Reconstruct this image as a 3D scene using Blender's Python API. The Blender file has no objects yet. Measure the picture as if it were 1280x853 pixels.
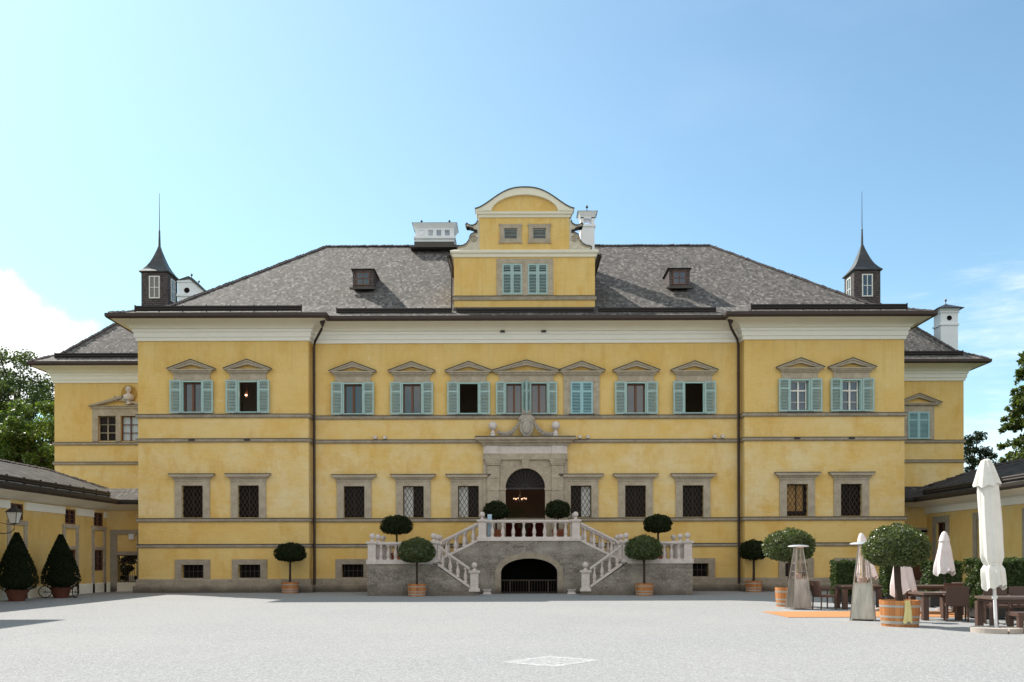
import bpy, math, random
import numpy as np
from mathutils import Vector
R = math.radians
random.seed(7); rng = np.random.default_rng(7)
SC = bpy.context.scene
COL = SC.collection

# ------------------------------------------------------------------ camera
CAMD, EYE, FPX = 43.76, 1.6, 1137.8
cam = bpy.data.objects.new('camera', bpy.data.cameras.new('camera'))
COL.objects.link(cam)
cam.location = (0, -CAMD, EYE)
cam.rotation_euler = (R(90), R(0.15), 0)
cam.data.sensor_width = 36; cam.data.lens = 36*FPX/1280
cam.data.shift_y = 0.2121
cam.data.clip_end = 3000
SC.camera = cam
# ------------------------------------------------------------------ light
SUNV = Vector((-1.14, 1.0, 1.50)).normalized()          # towards the sun
sun = bpy.data.objects.new('sun', bpy.data.lights.new('sun', 'SUN'))
COL.objects.link(sun)
sun.data.energy = 5.0; sun.data.angle = R(0.53); sun.data.color = (1.0, 0.95, 0.87)
sun.rotation_euler = SUNV.to_track_quat('Z', 'Y').to_euler()
SC.view_settings.view_transform = 'Standard'; SC.view_settings.look = 'None'
SC.view_settings.exposure = 0.55; SC.view_settings.gamma = 1.0
SC.view_settings.use_curve_mapping = False
SC.cycles.max_bounces = 8; SC.cycles.diffuse_bounces = 4

W = bpy.data.worlds.new('World'); SC.world = W; W.use_nodes = True
def build_world():
    nt = W.node_tree; N = nt.nodes; L = nt.links; N.clear()
    out = N.new('ShaderNodeOutputWorld'); bg = N.new('ShaderNodeBackground')
    L.new(bg.outputs[0], out.inputs[0])
    sky = N.new('ShaderNodeTexSky'); sky.sky_type = 'NISHITA'; sky.sun_disc = False
    sky.sun_elevation = math.asin(SUNV.z); sky.sun_rotation = math.atan2(SUNV.x, SUNV.y)
    sky.air_density = 1.0; sky.dust_density = 0.8; sky.ozone_density = 1.2; sky.altitude = 400
    tc = N.new('ShaderNodeTexCoord'); sep = N.new('ShaderNodeSeparateXYZ'); L.new(tc.outputs['Generated'], sep.inputs[0])
    def m(op, a, b=None, c=None):
        n = N.new('ShaderNodeMath'); n.operation = op
        for i, q in enumerate((a, b, c)):
            if q is None: continue
            if hasattr(q, 'links'): L.new(q, n.inputs[i])
            else: n.inputs[i].default_value = q
        return n.outputs[0]
    az = m('ARCTAN2', sep.outputs[0], sep.outputs[1]); el = m('ARCSINE', sep.outputs[2])
    def noise(scale, detail, rough, sc=(1, 1, 1), loc=(0, 0, 0)):
        mp = N.new('ShaderNodeMapping'); mp.inputs['Scale'].default_value = sc; mp.inputs['Location'].default_value = loc
        L.new(tc.outputs['Generated'], mp.inputs[0])
        t = N.new('ShaderNodeTexNoise'); t.inputs['Scale'].default_value = scale
        t.inputs['Detail'].default_value = detail; t.inputs['Roughness'].default_value = rough
        L.new(mp.outputs[0], t.inputs['Vector']); return t.outputs['Fac']
    def blob(a0, e0, wa, we):
        da = m('DIVIDE', m('SUBTRACT', az, a0), wa); de = m('DIVIDE', m('SUBTRACT', el, e0), we)
        return m('SUBTRACT', 1.0, m('SQRT', m('ADD', m('MULTIPLY', da, da), m('MULTIPLY', de, de))))
    def ss(x, lo, hi):
        n = N.new('ShaderNodeMapRange'); n.interpolation_type = 'SMOOTHSTEP'
        n.inputs['From Min'].default_value = lo; n.inputs['From Max'].default_value = hi
        L.new(x, n.inputs['Value']); return n.outputs[0]
    n1 = noise(7.0, 8, .6)
    n1b = noise(15.0, 6, .55, (1, 1, 1), (3, 1, 2))
    puff = m('ADD', m('MULTIPLY', m('SUBTRACT', n1, .5), 1.5), m('MULTIPLY', m('SUBTRACT', n1b, .5), .6))
    cum = m('MAXIMUM', m('MULTIPLY', ss(m('ADD', blob(-.53, .195, .15, .075), puff), .06, .36), .92),
            m('MULTIPLY', ss(m('ADD', blob(-.34, .165, .10, .03), puff), .25, .6), .5))
    n2 = noise(4.0, 9, .66, (1.0, 1, 5.5), (2.2, 0, .3))
    cir = m('MULTIPLY', ss(m('ADD', blob(.56, .18, .22, .15), m('MULTIPLY', m('SUBTRACT', n2, .5), 4.0)), .2, 1.6), .62)
    low = m('MULTIPLY', ss(m('ADD', blob(.55, .1, .4, .07), m('MULTIPLY', m('SUBTRACT', n2, .5), 1.2)), .3, 1.0), .40)
    cir = m('MAXIMUM', cir, low)
    veil = m('MULTIPLY', ss(noise(2.0, 5, .55, (1, 1, 2.2), (5, 2, 1)), .45, .8), .10)
    cloud = m('MINIMUM', m('ADD', m('MAXIMUM', cum, cir), veil), 1.0)
    # thin high haze towards the sun's side
    hz = m('MULTIPLY', ss(m('MULTIPLY', az, -1.0), -.35, .75), .42)
    def mix(f, a, b):
        n = N.new('ShaderNodeMix'); n.data_type = 'RGBA'; L.new(f, n.inputs[0])
        for s, q in ((6, a), (7, b)):
            if hasattr(q, 'links'): L.new(q, n.inputs[s])
            else: n.inputs[s].default_value = q
        return n.outputs[2]
    tint = N.new('ShaderNodeMix'); tint.data_type = 'RGBA'; tint.blend_type = 'MULTIPLY'; tint.inputs[0].default_value = 1
    L.new(sky.outputs[0], tint.inputs[6]); tint.inputs[7].default_value = (1.03, 1.22, 1.14, 1)
    left = ss(m('MULTIPLY', az, -1.0), -.15, .6)
    t2 = N.new('ShaderNodeMix'); t2.data_type = 'RGBA'; t2.blend_type = 'MULTIPLY'
    L.new(left, t2.inputs[0]); L.new(tint.outputs[2], t2.inputs[6]); t2.inputs[7].default_value = (.80, .95, .885, 1)
    c = mix(hz, t2.outputs[2], (5.0, 6.35, 6.2, 1))
    # warm broken cloud added to the unseen sky behind, as fill on the facade
    nb = noise(3.0, 6, .6, (1, 1, 1.6), (7, 3, 1))
    back = m('MULTIPLY', ss(m('MULTIPLY', sep.outputs[1], -1.0), .05, .45), ss(nb, .40, .56))
    c = mix(m('MULTIPLY', back, .85), c, (8.6, 8.0, 7.2, 1))
    c = mix(cloud, c, (8.3, 8.35, 8.3, 1))
    L.new(c, bg.inputs['Color']); bg.inputs['Strength'].default_value = 0.12
build_world()

# ------------------------------------------------------------------ helpers
def fx(p, Y=0.0): return (p-640)/FPX*(CAMD+Y)           # surveyed elevation -> metres on a plane Y
def fz(p, Y=0.0): return EYE+(698-p)/FPX*(CAMD+Y)

class MB:
    def __init__(s): s.v = []; s.f = []
    def add(s, vs, fs):
        o = len(s.v); s.v += [tuple(v) for v in vs]; s.f += [tuple(i+o for i in f) for f in fs]; return s
    def box(s, x0, x1, y0, y1, z0, z1):
        v = [(x, y, z) for z in (z0, z1) for y in (y0, y1) for x in (x0, x1)]
        return s.add(v, [(0, 2, 3, 1), (4, 5, 7, 6), (0, 1, 5, 4), (2, 6, 7, 3), (0, 4, 6, 2), (1, 3, 7, 5)])
    def tbox(s, c, h0, h1, z0, z1):                      # tapered box: half sizes below / above
        v = [(c[0]+a*h[0], c[1]+b*h[1], z) for h, z in ((h0, z0), (h1, z1)) for b in (-1, 1) for a in (-1, 1)]
        return s.add(v, [(0, 2, 3, 1), (4, 5, 7, 6), (0, 1, 5, 4), (2, 6, 7, 3), (0, 4, 6, 2), (1, 3, 7, 5)])
    def obox(s, p, ux, uy, uz):                          # oriented box: centre + half axes
        p, ux, uy, uz = map(Vector, (p, ux, uy, uz))
        v = [p+ux*a+uy*b+uz*c for c in (-1, 1) for b in (-1, 1) for a in (-1, 1)]
        return s.add(v, [(0, 2, 3, 1), (4, 5, 7, 6), (0, 1, 5, 4), (2, 6, 7, 3), (0, 4, 6, 2), (1, 3, 7, 5)])
    def prism(s, poly, y0, y1):                          # outline in XZ, extruded along Y
        n = len(poly)
        a = sum(poly[i][0]*poly[(i+1) % n][1]-poly[(i+1) % n][0]*poly[i][1] for i in range(n))
        if a < 0: poly = poly[::-1]
        v = [(x, y0, z) for x, z in poly]+[(x, y1, z) for x, z in poly]
        return s.add(v, [tuple(range(n)), tuple(range(2*n-1, n-1, -1))]+[(i, i+n, (i+1) % n+n, (i+1) % n) for i in range(n)])
    def strip(s, A, B, y0, y1):                          # band between outlines A (inner) and B (outer), extruded
        n = len(A); v = [(x, y0, z) for x, z in A]+[(x, y0, z) for x, z in B]+[(x, y1, z) for x, z in A]+[(x, y1, z) for x, z in B]
        f = []
        for i in range(n-1):
            f += [(i, n+i, n+i+1, i+1), (2*n+i, 2*n+i+1, 3*n+i+1, 3*n+i), (i, i+1, 2*n+i+1, 2*n+i), (n+i, 3*n+i, 3*n+i+1, n+i+1)]
        f += [(0, 2*n, 3*n, n), (n-1, 2*n-1, 4*n-1, 3*n-1)]
        return s.add(v, f)
    def lathe(s, prof, c=(0, 0, 0), seg=16, cap=True):
        v = []; f = []; n = len(prof)
        for r, z in prof:
            for k in range(seg):
                a = 2*math.pi*k/seg; v.append((c[0]+r*math.cos(a), c[1]+r*math.sin(a), c[2]+z))
        for i in range(n-1):
            for k in range(seg):
                f.append((i*seg+k, i*seg+(k+1) % seg, (i+1)*seg+(k+1) % seg, (i+1)*seg+k))
        if cap: f += [tuple(range(seg-1, -1, -1)), tuple(range((n-1)*seg, n*seg))]
        return s.add(v, f)
    def tube(s, pts, r, seg=8):
        pts = [Vector(p) for p in pts]; n = len(pts)
        rs = r if isinstance(r, (list, tuple)) else [r]*n
        v = []; f = []
        for i, p in enumerate(pts):
            d = (pts[min(i+1, n-1)]-pts[max(i-1, 0)]).normalized()
            u = d.cross(Vector((0, 0, 1)) if abs(d.z) < .95 else Vector((1, 0, 0))).normalized(); w = d.cross(u)
            for k in range(seg):
                a = 2*math.pi*k/seg; v.append(p+(u*math.cos(a)+w*math.sin(a))*rs[i])
        for i in range(n-1):
            for k in range(seg): f.append((i*seg+k, i*seg+(k+1) % seg, (i+1)*seg+(k+1) % seg, (i+1)*seg+k))
        f += [tuple(range(seg-1, -1, -1)), tuple(range((n-1)*seg, n*seg))]
        return s.add(v, f)
    def molding(s, path, prof):                          # profile (outward, z) swept along a plan polyline with mitres
        P = [Vector(p) for p in path]; n = len(P); nn = []
        for i in range(n-1):
            d = (P[i+1]-P[i]).normalized(); nn.append(Vector((d.y, -d.x)))
        off = []
        for i in range(n):
            if i == 0: off.append(nn[0])
            elif i == n-1: off.append(nn[-1])
            else: off.append((nn[i-1]+nn[i])/(1+nn[i-1].dot(nn[i])))
        m = len(prof); v = []; f = []
        for i in range(n):
            for o, z in prof: v.append((P[i].x+off[i].x*o, P[i].y+off[i].y*o, z))
        for i in range(n-1):
            for k in range(m-1): f.append((i*m+k, (i+1)*m+k, (i+1)*m+k+1, i*m+k+1))
        return s.add(v, f)
    def wall(s, x0, x1, z0, z1, y, holes, depth=.3):     # wall sheet facing -Y with rectangular openings and reveals
        xs = sorted({x0, x1, *[q for h in holes for q in h[:2]]}); zs = sorted({z0, z1, *[q for h in holes for q in h[2:]]})
        for i in range(len(xs)-1):
            for k in range(len(zs)-1):
                cx, cz = (xs[i]+xs[i+1])/2, (zs[k]+zs[k+1])/2
                if any(h[0] < cx < h[1] and h[2] < cz < h[3] for h in holes): continue
                s.add([(xs[i], y, zs[k]), (xs[i+1], y, zs[k]), (xs[i+1], y, zs[k+1]), (xs[i], y, zs[k+1])], [(0, 1, 2, 3)])
        for a, b, c, d in holes:
            e = y+depth
            s.add([(a, y, c), (b, y, c), (b, y, d), (a, y, d), (a, e, c), (b, e, c), (b, e, d), (a, e, d)],
                  [(0, 4, 5, 1), (1, 5, 6, 2), (2, 6, 7, 3), (3, 7, 4, 0)])
        return s
    def frame(s, x0, x1, z0, z1, w, y0, y1, bottom=True):
        s.box(x0, x0+w, y0, y1, z0, z1); s.box(x1-w, x1, y0, y1, z0, z1); s.box(x0+w, x1-w, y0, y1, z1-w, z1)
        if bottom: s.box(x0+w, x1-w, y0, y1, z0, z0+w)
        return s
    def mesh(s, name, mat, smooth=False, bevel=0):
        me = bpy.data.meshes.new(name); me.from_pydata(s.v, [], s.f); me.update()
        if mat: me.materials.append(mat)
        if smooth:
            me.polygons.foreach_set('use_smooth', [True]*len(me.polygons))
            me.set_sharp_from_angle(angle=R(40))
        return me

def add(name, mb, mat=None, parent=None, loc=(0, 0, 0), rot=0, smooth=False):
    me = mb.mesh(name, mat, smooth) if isinstance(mb, MB) else mb
    o = bpy.data.objects.new(name, me); COL.objects.link(o)
    o.location = loc; o.rotation_euler = (0, 0, rot)
    if parent: o.parent = parent
    return o
def thing(name, label, cat, loc=(0, 0, 0), rot=0, group=None):
    o = bpy.data.objects.new(name, None); COL.objects.link(o); o.empty_display_size = .2
    o.location = loc; o.rotation_euler = (0, 0, rot); o['label'] = label; o['category'] = cat
    if group: o['group'] = group
    return o
def tag(o, label, cat, group=None):
    o['label'] = label; o['category'] = cat
    if group: o['group'] = group
    return o
def copy_tree(o, parent=None):
    c = o.copy(); COL.objects.link(c)
    if parent: c.parent = parent
    for ch in list(o.children): copy_tree(ch, c)
    return c

# ------------------------------------------------------------------ materials
def mat(name, build, rough=.8, spec=.3, metal=0.0):
    m = bpy.data.materials.new(name); m.use_nodes = True
    nt = m.node_tree; N = nt.nodes; L = nt.links; b = N['Principled BSDF']
    b.inputs['Roughness'].default_value = rough; b.inputs['Specular IOR Level'].default_value = spec; b.inputs['Metallic'].default_value = metal
    class H: pass
    h = H(); h.N, h.L, h.b = N, L, b
    tc = N.new('ShaderNodeTexCoord'); h.co = tc.outputs['Object']
    def mp(sc=(1, 1, 1), loc=(0, 0, 0), src=None):
        q = N.new('ShaderNodeMapping'); q.inputs['Scale'].default_value = sc; q.inputs['Location'].default_value = loc
        L.new(src or h.co, q.inputs[0]); return q.outputs[0]
    def noise(scale, detail=4, rough=.55, vec=None, out='Fac', dist=0):
        t = N.new('ShaderNodeTexNoise'); t.inputs['Scale'].default_value = scale; t.inputs['Detail'].default_value = detail
        t.inputs['Roughness'].default_value = rough; t.inputs['Distortion'].default_value = dist
        L.new(vec or h.co, t.inputs['Vector']); return t.outputs[out]
    def vor(scale, vec=None, out='Color', feature='F1'):
        t = N.new('ShaderNodeTexVoronoi'); t.inputs['Scale'].default_value = scale; t.feature = feature
        L.new(vec or h.co, t.inputs['Vector']); return t.outputs[out]
    def ramp(f, stops):
        r = N.new('ShaderNodeValToRGB'); e = r.color_ramp.elements
        while len(e) < len(stops): e.new(.5)
        for el, (p, c) in zip(e, stops):
            el.position = p; el.color = (*(c if isinstance(c, tuple) else (c, c, c)), 1)
        L.new(f, r.inputs[0]); return r.outputs[0]
    def mix(f, a, bb, mode='MIX'):
        n = N.new('ShaderNodeMix'); n.data_type = 'RGBA'; n.blend_type = mode
        if hasattr(f, 'links'): L.new(f, n.inputs[0])
        else: n.inputs[0].default_value = f
        for s, q in ((6, a), (7, bb)):
            if hasattr(q, 'links'): L.new(q, n.inputs[s])
            else: n.inputs[s].default_value = (*q, 1)
        return n.outputs[2]
    def math_(op, a, bb=0.0):
        n = N.new('ShaderNodeMath'); n.operation = op
        for i, q in enumerate((a, bb)):
            if hasattr(q, 'links'): L.new(q, n.inputs[i])
            else: n.inputs[i].default_value = q
        return n.outputs[0]
    def bump(f, strength, dist=.02):
        n = N.new('ShaderNodeBump'); n.inputs['Strength'].default_value = strength; n.inputs['Distance'].default_value = dist
        L.new(f, n.inputs['Height']); L.new(n.outputs[0], b.inputs['Normal'])
    def col(c):
        if hasattr(c, 'links'): L.new(c, b.inputs['Base Color'])
        else: b.inputs['Base Color'].default_value = (*c, 1)
    def sep(): 
        q = N.new('ShaderNodeSeparateXYZ'); L.new(h.co, q.inputs[0]); return q.outputs
    h.mp, h.noise, h.vor, h.ramp, h.mix, h.math, h.bump, h.col, h.sep = mp, noise, vor, ramp, mix, math_, bump, col, sep
    build(h); return m

def plain(c, var=.15, scale=3.0, bump=0.0):
    def b(h):
        n = h.noise(scale, 5, .6)
        h.col(h.mix(n, tuple(x*(1-var) for x in c), tuple(min(1, x*(1+var)) for x in c)))
        if bump: h.bump(h.noise(scale*8, 4), bump)
    return b

def b_plaster(h):
    big = h.ramp(h.noise(.55, 6, .62), [(.33, (.725, .465, .145)), (.66, (.75, .535, .215))])
    band = h.noise(.9, 7, .68, h.mp((.8, .8, 1.0)), dist=.3)
    sp = h.sep()
    zone = h.ramp(h.math('MULTIPLY', sp[2], .05), [(.165, 0.05), (.19, .8), (.33, .75), (.36, .45), (.41, .45), (.44, .12)])
    wet = h.math('MULTIPLY', h.ramp(band, [(.40, 0.), (.66, 1.)]), zone)
    c = h.mix(wet, big, (.78, .635, .385))
    dark = h.math('MULTIPLY', h.ramp(h.noise(1.3, 6, .65, h.mp((1, 1, .5), (3, 0, 5))), [(.50, 0.), (.70, 1.)]), .55)
    c = h.mix(dark, c, (.63, .345, .065))
    scuff = h.math('MULTIPLY', h.ramp(h.noise(2.4, 7, .72, h.mp((1, 1, 1), (4, 2, 9))), [(.63, 0.), (.71, 1.)]), .45)
    c = h.mix(scuff, c, (.80, .68, .46))
    strk = h.math('MULTIPLY', h.ramp(h.noise(2.5, 4, .6, h.mp((2.2, 2.2, .08))), [(.60, 0.), (.78, 1.)]), .18)
    c = h.mix(strk, c, (.82, .62, .32))
    gz = h.ramp(h.math('MULTIPLY', sp[2], .05), [(.40, 0.), (.43, .25), (.52, .45), (.60, 1.)])
    grime = h.math('MULTIPLY', h.math('MULTIPLY', h.ramp(h.noise(3.5, 5, .7, h.mp((2.0, 2.0, .10), (9, 1, 0))), [(.50, 0.), (.75, 1.)]), gz), .32)
    c = h.mix(grime, c, (.44, .30, .13))
    h.col(c); h.bump(h.math('ADD', h.noise(9, 6, .65), h.math('MULTIPLY', h.noise(1.6, 4, .6, h.mp((1, 1, 2.5))), 2.0)), .45, .035)
M = {}
M['plaster'] = mat('yellow_plaster', b_plaster, .9, .2)
def b_cream(h):
    c = h.ramp(h.noise(1.2, 5), [(.3, (.80, .735, .60)), (.7, (.83, .77, .645))])
    d = h.math('MULTIPLY', h.ramp(h.noise(5, 7, .7, h.mp((.5, .5, 1))), [(.62, 0.), (.75, 1.)]), .35)
    h.col(h.mix(d, c, (.55, .46, .34)))
M['cream'] = mat('cream_plaster', b_cream, .9, .2)
M['white_plaster'] = mat('white_plaster', plain((.86, .82, .75), .05, 2), .9, .2)
M['chimney'] = mat('chimney_white', plain((.80, .81, .85), .07, 3), .9, .2)
def b_stone(h, k=1.0):
    v = h.noise(14, 8, .85); q = h.noise(2.4, 6, .65); f = h.vor(8)
    sc = h.N.new('ShaderNodeSeparateColor'); h.L.new(f, sc.inputs[0])
    t = lambda a: tuple(x*k for x in a)
    c = h.ramp(q, [(.32, t((.36, .295, .225))), (.52, t((.45, .375, .285))), (.7, t((.53, .45, .355)))])
    c = h.mix(h.math('MULTIPLY', sc.outputs[0], .22), c, t((.28, .23, .185)))
    c = h.mix(h.ramp(v, [(.36, .60), (.47, 0.)]), c, t((.17, .135, .105)))
    c = h.mix(h.ramp(v, [(.55, 0.), (.66, .6)]), c, t((.66, .58, .48)))
    h.col(c); h.bump(v, .45, .02)
M['stone'] = mat('conglomerate_stone', b_stone, .9, .2)
def b_stone2(h):
    b_stone(h, .80)
    c = h.b.inputs['Base Color'].links[0].from_socket; sp = h.sep()
    damp = h.ramp(h.math('ADD', sp[2], h.math('MULTIPLY', h.noise(1.5, 5, .6), .4)), [(.30, .85), (.62, 0.)])
    h.col(h.mix(damp, c, (.085, .068, .055)))
M['plinth'] = mat('grey_plinth_stone', b_stone2, .9, .2)
def b_rubble(h):
    sp = h.sep()
    cb = h.N.new('ShaderNodeCombineXYZ'); h.L.new(h.math('ADD', sp[0], sp[1]), cb.inputs[0]); h.L.new(sp[2], cb.inputs[1])
    dist = h.noise(2.0, 3, .5, out='Color')
    vv = h.N.new('ShaderNodeVectorMath'); vv.operation = 'MULTIPLY_ADD'; h.L.new(dist, vv.inputs[0]); vv.inputs[1].default_value = (.34, .30, .30); h.L.new(cb.outputs[0], vv.inputs[2])
    br = h.N.new('ShaderNodeTexBrick'); h.L.new(vv.outputs[0], br.inputs['Vector'])
    br.inputs['Scale'].default_value = 1; br.inputs['Brick Width'].default_value = .36; br.inputs['Row Height'].default_value = .16
    br.inputs['Mortar Size'].default_value = .014; br.inputs['Mortar Smooth'].default_value = .5
    br.inputs['Color1'].default_value = (.37, .325, .28, 1); br.inputs['Color2'].default_value = (.205, .175, .15, 1); br.inputs['Mortar'].default_value = (.33, .29, .25, 1)
    g = h.noise(13, 7, .8)
    c = h.mix(h.ramp(g, [(.38, .85), (.54, 0.)]), br.outputs[0], (.075, .062, .05))
    c = h.mix(h.ramp(g, [(.56, 0.), (.68, .6)]), c, (.52, .45, .38))
    c = h.mix(h.ramp(h.noise(1.3, 5), [(.42, 0.), (.7, .7)]), c, (.43, .385, .335))
    damp = h.math('MULTIPLY', h.ramp(h.math('ADD', sp[2], h.math('MULTIPLY', h.noise(2, 5), .5)), [(.3, .75), (.75, 0.)]), 1.0)
    h.col(h.mix(damp, c, (.135, .11, .09))); h.bump(h.math('ADD', br.outputs['Fac'], h.math('MULTIPLY', g, -1.2)), .6, -.02)
M['rubble'] = mat('rubble_masonry', b_rubble, .95, .15)
def b_marble(h):
    c = h.ramp(h.noise(3, 6, .65), [(.3, (.58, .495, .46)), (.6, (.69, .61, .575)), (.75, (.54, .47, .44))])
    h.col(h.mix(h.math('MULTIPLY', h.ramp(h.noise(14, 6, .7), [(.50, 0.), (.70, 1.)]), .5), c, (.36, .315, .285)))
M['marble'] = mat('pale_marble', b_marble, .7, .3)
M['volute'] = mat('weathered_stucco', plain((.60, .53, .43), .3, 5, .3), .9, .2)
M['louvre'] = mat('grey_louvre_paint', plain((.40, .43, .42), .15, 4), .7, .3)
M['marble_grey'] = mat('weathered_marble', plain((.40, .35, .30), .35, 9, .4), .85, .2)
def b_shutter(h):
    c = h.ramp(h.noise(2.2, 6, .65), [(.3, (.31, .43, .415)), (.7, (.40, .525, .51))])
    h.col(h.mix(h.math('MULTIPLY', h.ramp(h.noise(9, 6, .7, h.mp((1, 1, .4))), [(.56, 0.), (.72, 1.)]), .4), c, (.50, .63, .59)))
M['shutter'] = mat('verdigris_shutter_paint', b_shutter, .65, .3)
M['shutter_blue'] = mat('blue_shutter_paint', plain((.32, .52, .56), .1, 3), .65, .3)
M['teal_frame'] = mat('pale_teal_paint', plain((.40, .58, .55), .08, 3), .6, .3)
M['wood_sash'] = mat('reddish_brown_wood', plain((.14, .055, .03), .2, 6), .5, .4)
M['white_paint'] = mat('white_window_paint', plain((.75, .73, .68), .06, 4), .5, .4)
def b_glass(h):
    h.col((.020, .022, .030)); h.b.inputs['IOR'].default_value = 1.9
    h.b.inputs['Roughness'].default_value = .04
    h.bump(h.noise(1.4, 3), .10, .03)
M['glass'] = mat('dark_window_glass', b_glass, .04, .5)
M['glass_dull'] = mat('dull_old_glass', plain((.018, .011, .010), .3, 3), .25, .10)
M['curtain'] = mat('pale_blind', plain((.72, .70, .68), .05, 2), .9, .2)
M['iron'] = mat('dark_iron', plain((.035, .03, .03), .2, 5), .55, .4)
M['rust_iron'] = mat('brown_iron_lattice', plain((.045, .030, .022), .25, 5), .6, .3)
M['gutter'] = mat('brown_metal_gutter', plain((.052, .032, .026), .2, 2), .5, .35)
M['guard'] = mat('dark_snow_guard', plain((.028, .022, .020), .2, 2), .55, .3)
M['lead'] = mat('lead_flashing', plain((.075, .065, .058), .25, 4), .6, .4)
M['copper'] = mat('dark_copper', lambda h: h.col(h.ramp(h.noise(3, 5, .6), [(.35, (.045, .045, .05)), (.62, (.07, .07, .075)), (.8, (.10, .15, .14))])), .5, .5, .3)
def b_shingle(h, k=1.0):
    sp = h.sep()
    ge = h.N.new('ShaderNodeNewGeometry'); sn = h.N.new('ShaderNodeSeparateXYZ'); h.L.new(ge.outputs['True Normal'], sn.inputs[0])
    side = h.math('GREATER_THAN', h.math('ABSOLUTE', sn.outputs[0]), h.math('ABSOLUTE', sn.outputs[1]))
    u = h.math('ADD', h.math('MULTIPLY', sp[1], side), h.math('MULTIPLY', sp[0], h.math('SUBTRACT', 1.0, side))); v = sp[2]
    row = h.math('FLOOR', h.math('DIVIDE', v, .125))
    wr = h.N.new('ShaderNodeTexWhiteNoise'); wr.noise_dimensions = '1D'; h.L.new(row, wr.inputs['W'])
    cu = h.math('ADD', h.math('DIVIDE', u, .12), h.math('MULTIPLY', wr.outputs['Value'], 7.3)); ci = h.math('FLOOR', cu)
    cb = h.N.new('ShaderNodeCombineXYZ'); h.L.new(ci, cb.inputs[0]); h.L.new(row, cb.inputs[1])
    wn = h.N.new('ShaderNodeTexWhiteNoise'); wn.noise_dimensions = '2D'; h.L.new(cb.outputs[0], wn.inputs['Vector'])
    c = h.ramp(wn.outputs['Value'], [(0., (.045, .039, .036)), (.4, (.105, .093, .087)), (.85, (.165, .148, .139)), (1., (.28, .256, .242))])
    g = h.noise(16, 6, .85)
    c = h.mix(.16, c, h.ramp(g, [(.36, (.03, .026, .025)), (.5, (.13, .118, .112)), (.66, (.32, .30, .285))]))
    fv = h.math('FRACT', h.math('DIVIDE', v, .125)); fu = h.math('FRACT', cu)
    edge = h.math('MAXIMUM', h.ramp(fv, [(.0, 1.), (.16, 0.)]), h.ramp(fu, [(.0, .7), (.10, 0.)]))
    c = h.mix(h.math('MULTIPLY', edge, .75), c, (.035, .03, .028))
    c = h.mix(h.ramp(h.noise(.5, 5), [(.3, .30), (.7, 0.)]), c, (.14, .125, .105))
    hh = h.math('ADD', h.math('MULTIPLY', wn.outputs['Value'], .8), h.math('ADD', h.math('MULTIPLY', fv, -.6), h.math('MULTIPLY', g, .3)))
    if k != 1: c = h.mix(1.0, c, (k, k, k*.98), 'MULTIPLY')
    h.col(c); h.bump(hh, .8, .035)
M['shingle_shaded'] = mat('shaded_shingle', lambda h: b_shingle(h, .48), .9, .15)  # same shingle, colour darkened to stand in for shade on the wing roofs
M['shingle'] = mat('weathered_wood_shingle', b_shingle, .85, .25)
def b_shw(h):
    sp = h.sep()
    cb = h.N.new('ShaderNodeCombineXYZ'); h.L.new(h.math('ADD', sp[0], sp[1]), cb.inputs[0]); h.L.new(sp[2], cb.inputs[1])
    br = h.N.new('ShaderNodeTexBrick'); h.L.new(cb.outputs[0], br.inputs['Vector'])
    br.inputs['Scale'].default_value = 1; br.inputs['Brick Width'].default_value = .11; br.inputs['Row Height'].default_value = .13
    br.inputs['Mortar Size'].default_value = .012
    br.inputs['Color1'].default_value = (.16, .13, .13, 1); br.inputs['Color2'].default_value = (.085, .07, .07, 1); br.inputs['Mortar'].default_value = (.03, .025, .025, 1)
    h.col(br.outputs[0]); h.bump(br.outputs['Fac'], .5, -.02)
M['shingle_wall'] = mat('dark_shingle_cladding', b_shw, .85, .2)
def b_gravel(h):
    a = h.vor(46, out='Color'); g = h.noise(75, 3, .7); big = h.noise(.25, 5, .6); mid = h.noise(2.2, 5, .65)
    s = h.N.new('ShaderNodeSeparateColor'); h.L.new(a, s.inputs[0])
    c = h.ramp(s.outputs[0], [(0., (.235, .234, .236)), (.3, (.29, .289, .292)), (.75, (.34, .339, .343)), (1., (.47, .47, .475))])
    c = h.mix(h.ramp(g, [(.3, .40), (.55, 0.)]), c, (.17, .168, .168))
    c = h.mix(h.math('MULTIPLY', h.ramp(big, [(.38, 0.), (.68, 1.)]), .22), c, (.40, .38, .345))
    c = h.mix(h.math('MULTIPLY', h.ramp(mid, [(.45, 0.), (.75, 1.)]), .12), c, (.25, .247, .247))
    h.col(c); h.bump(h.math('ADD', s.outputs[0], g), .40, .014)
M['gravel'] = mat('pale_gravel', b_gravel, .95, .15)
def b_soil(h): h.col(h.ramp(h.noise(.08, 6), [(.4, (.035, .06, .018)), (.6, (.05, .075, .022))]))
M['lawn'] = mat('far_lawn', b_soil, .95, .1)
M['chalk'] = mat('white_paint_worn', lambda h: h.col(h.ramp(h.noise(6, 6, .7), [(.35, (.5, .49, .48)), (.55, (.74, .74, .74))])), .9, .2)
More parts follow.
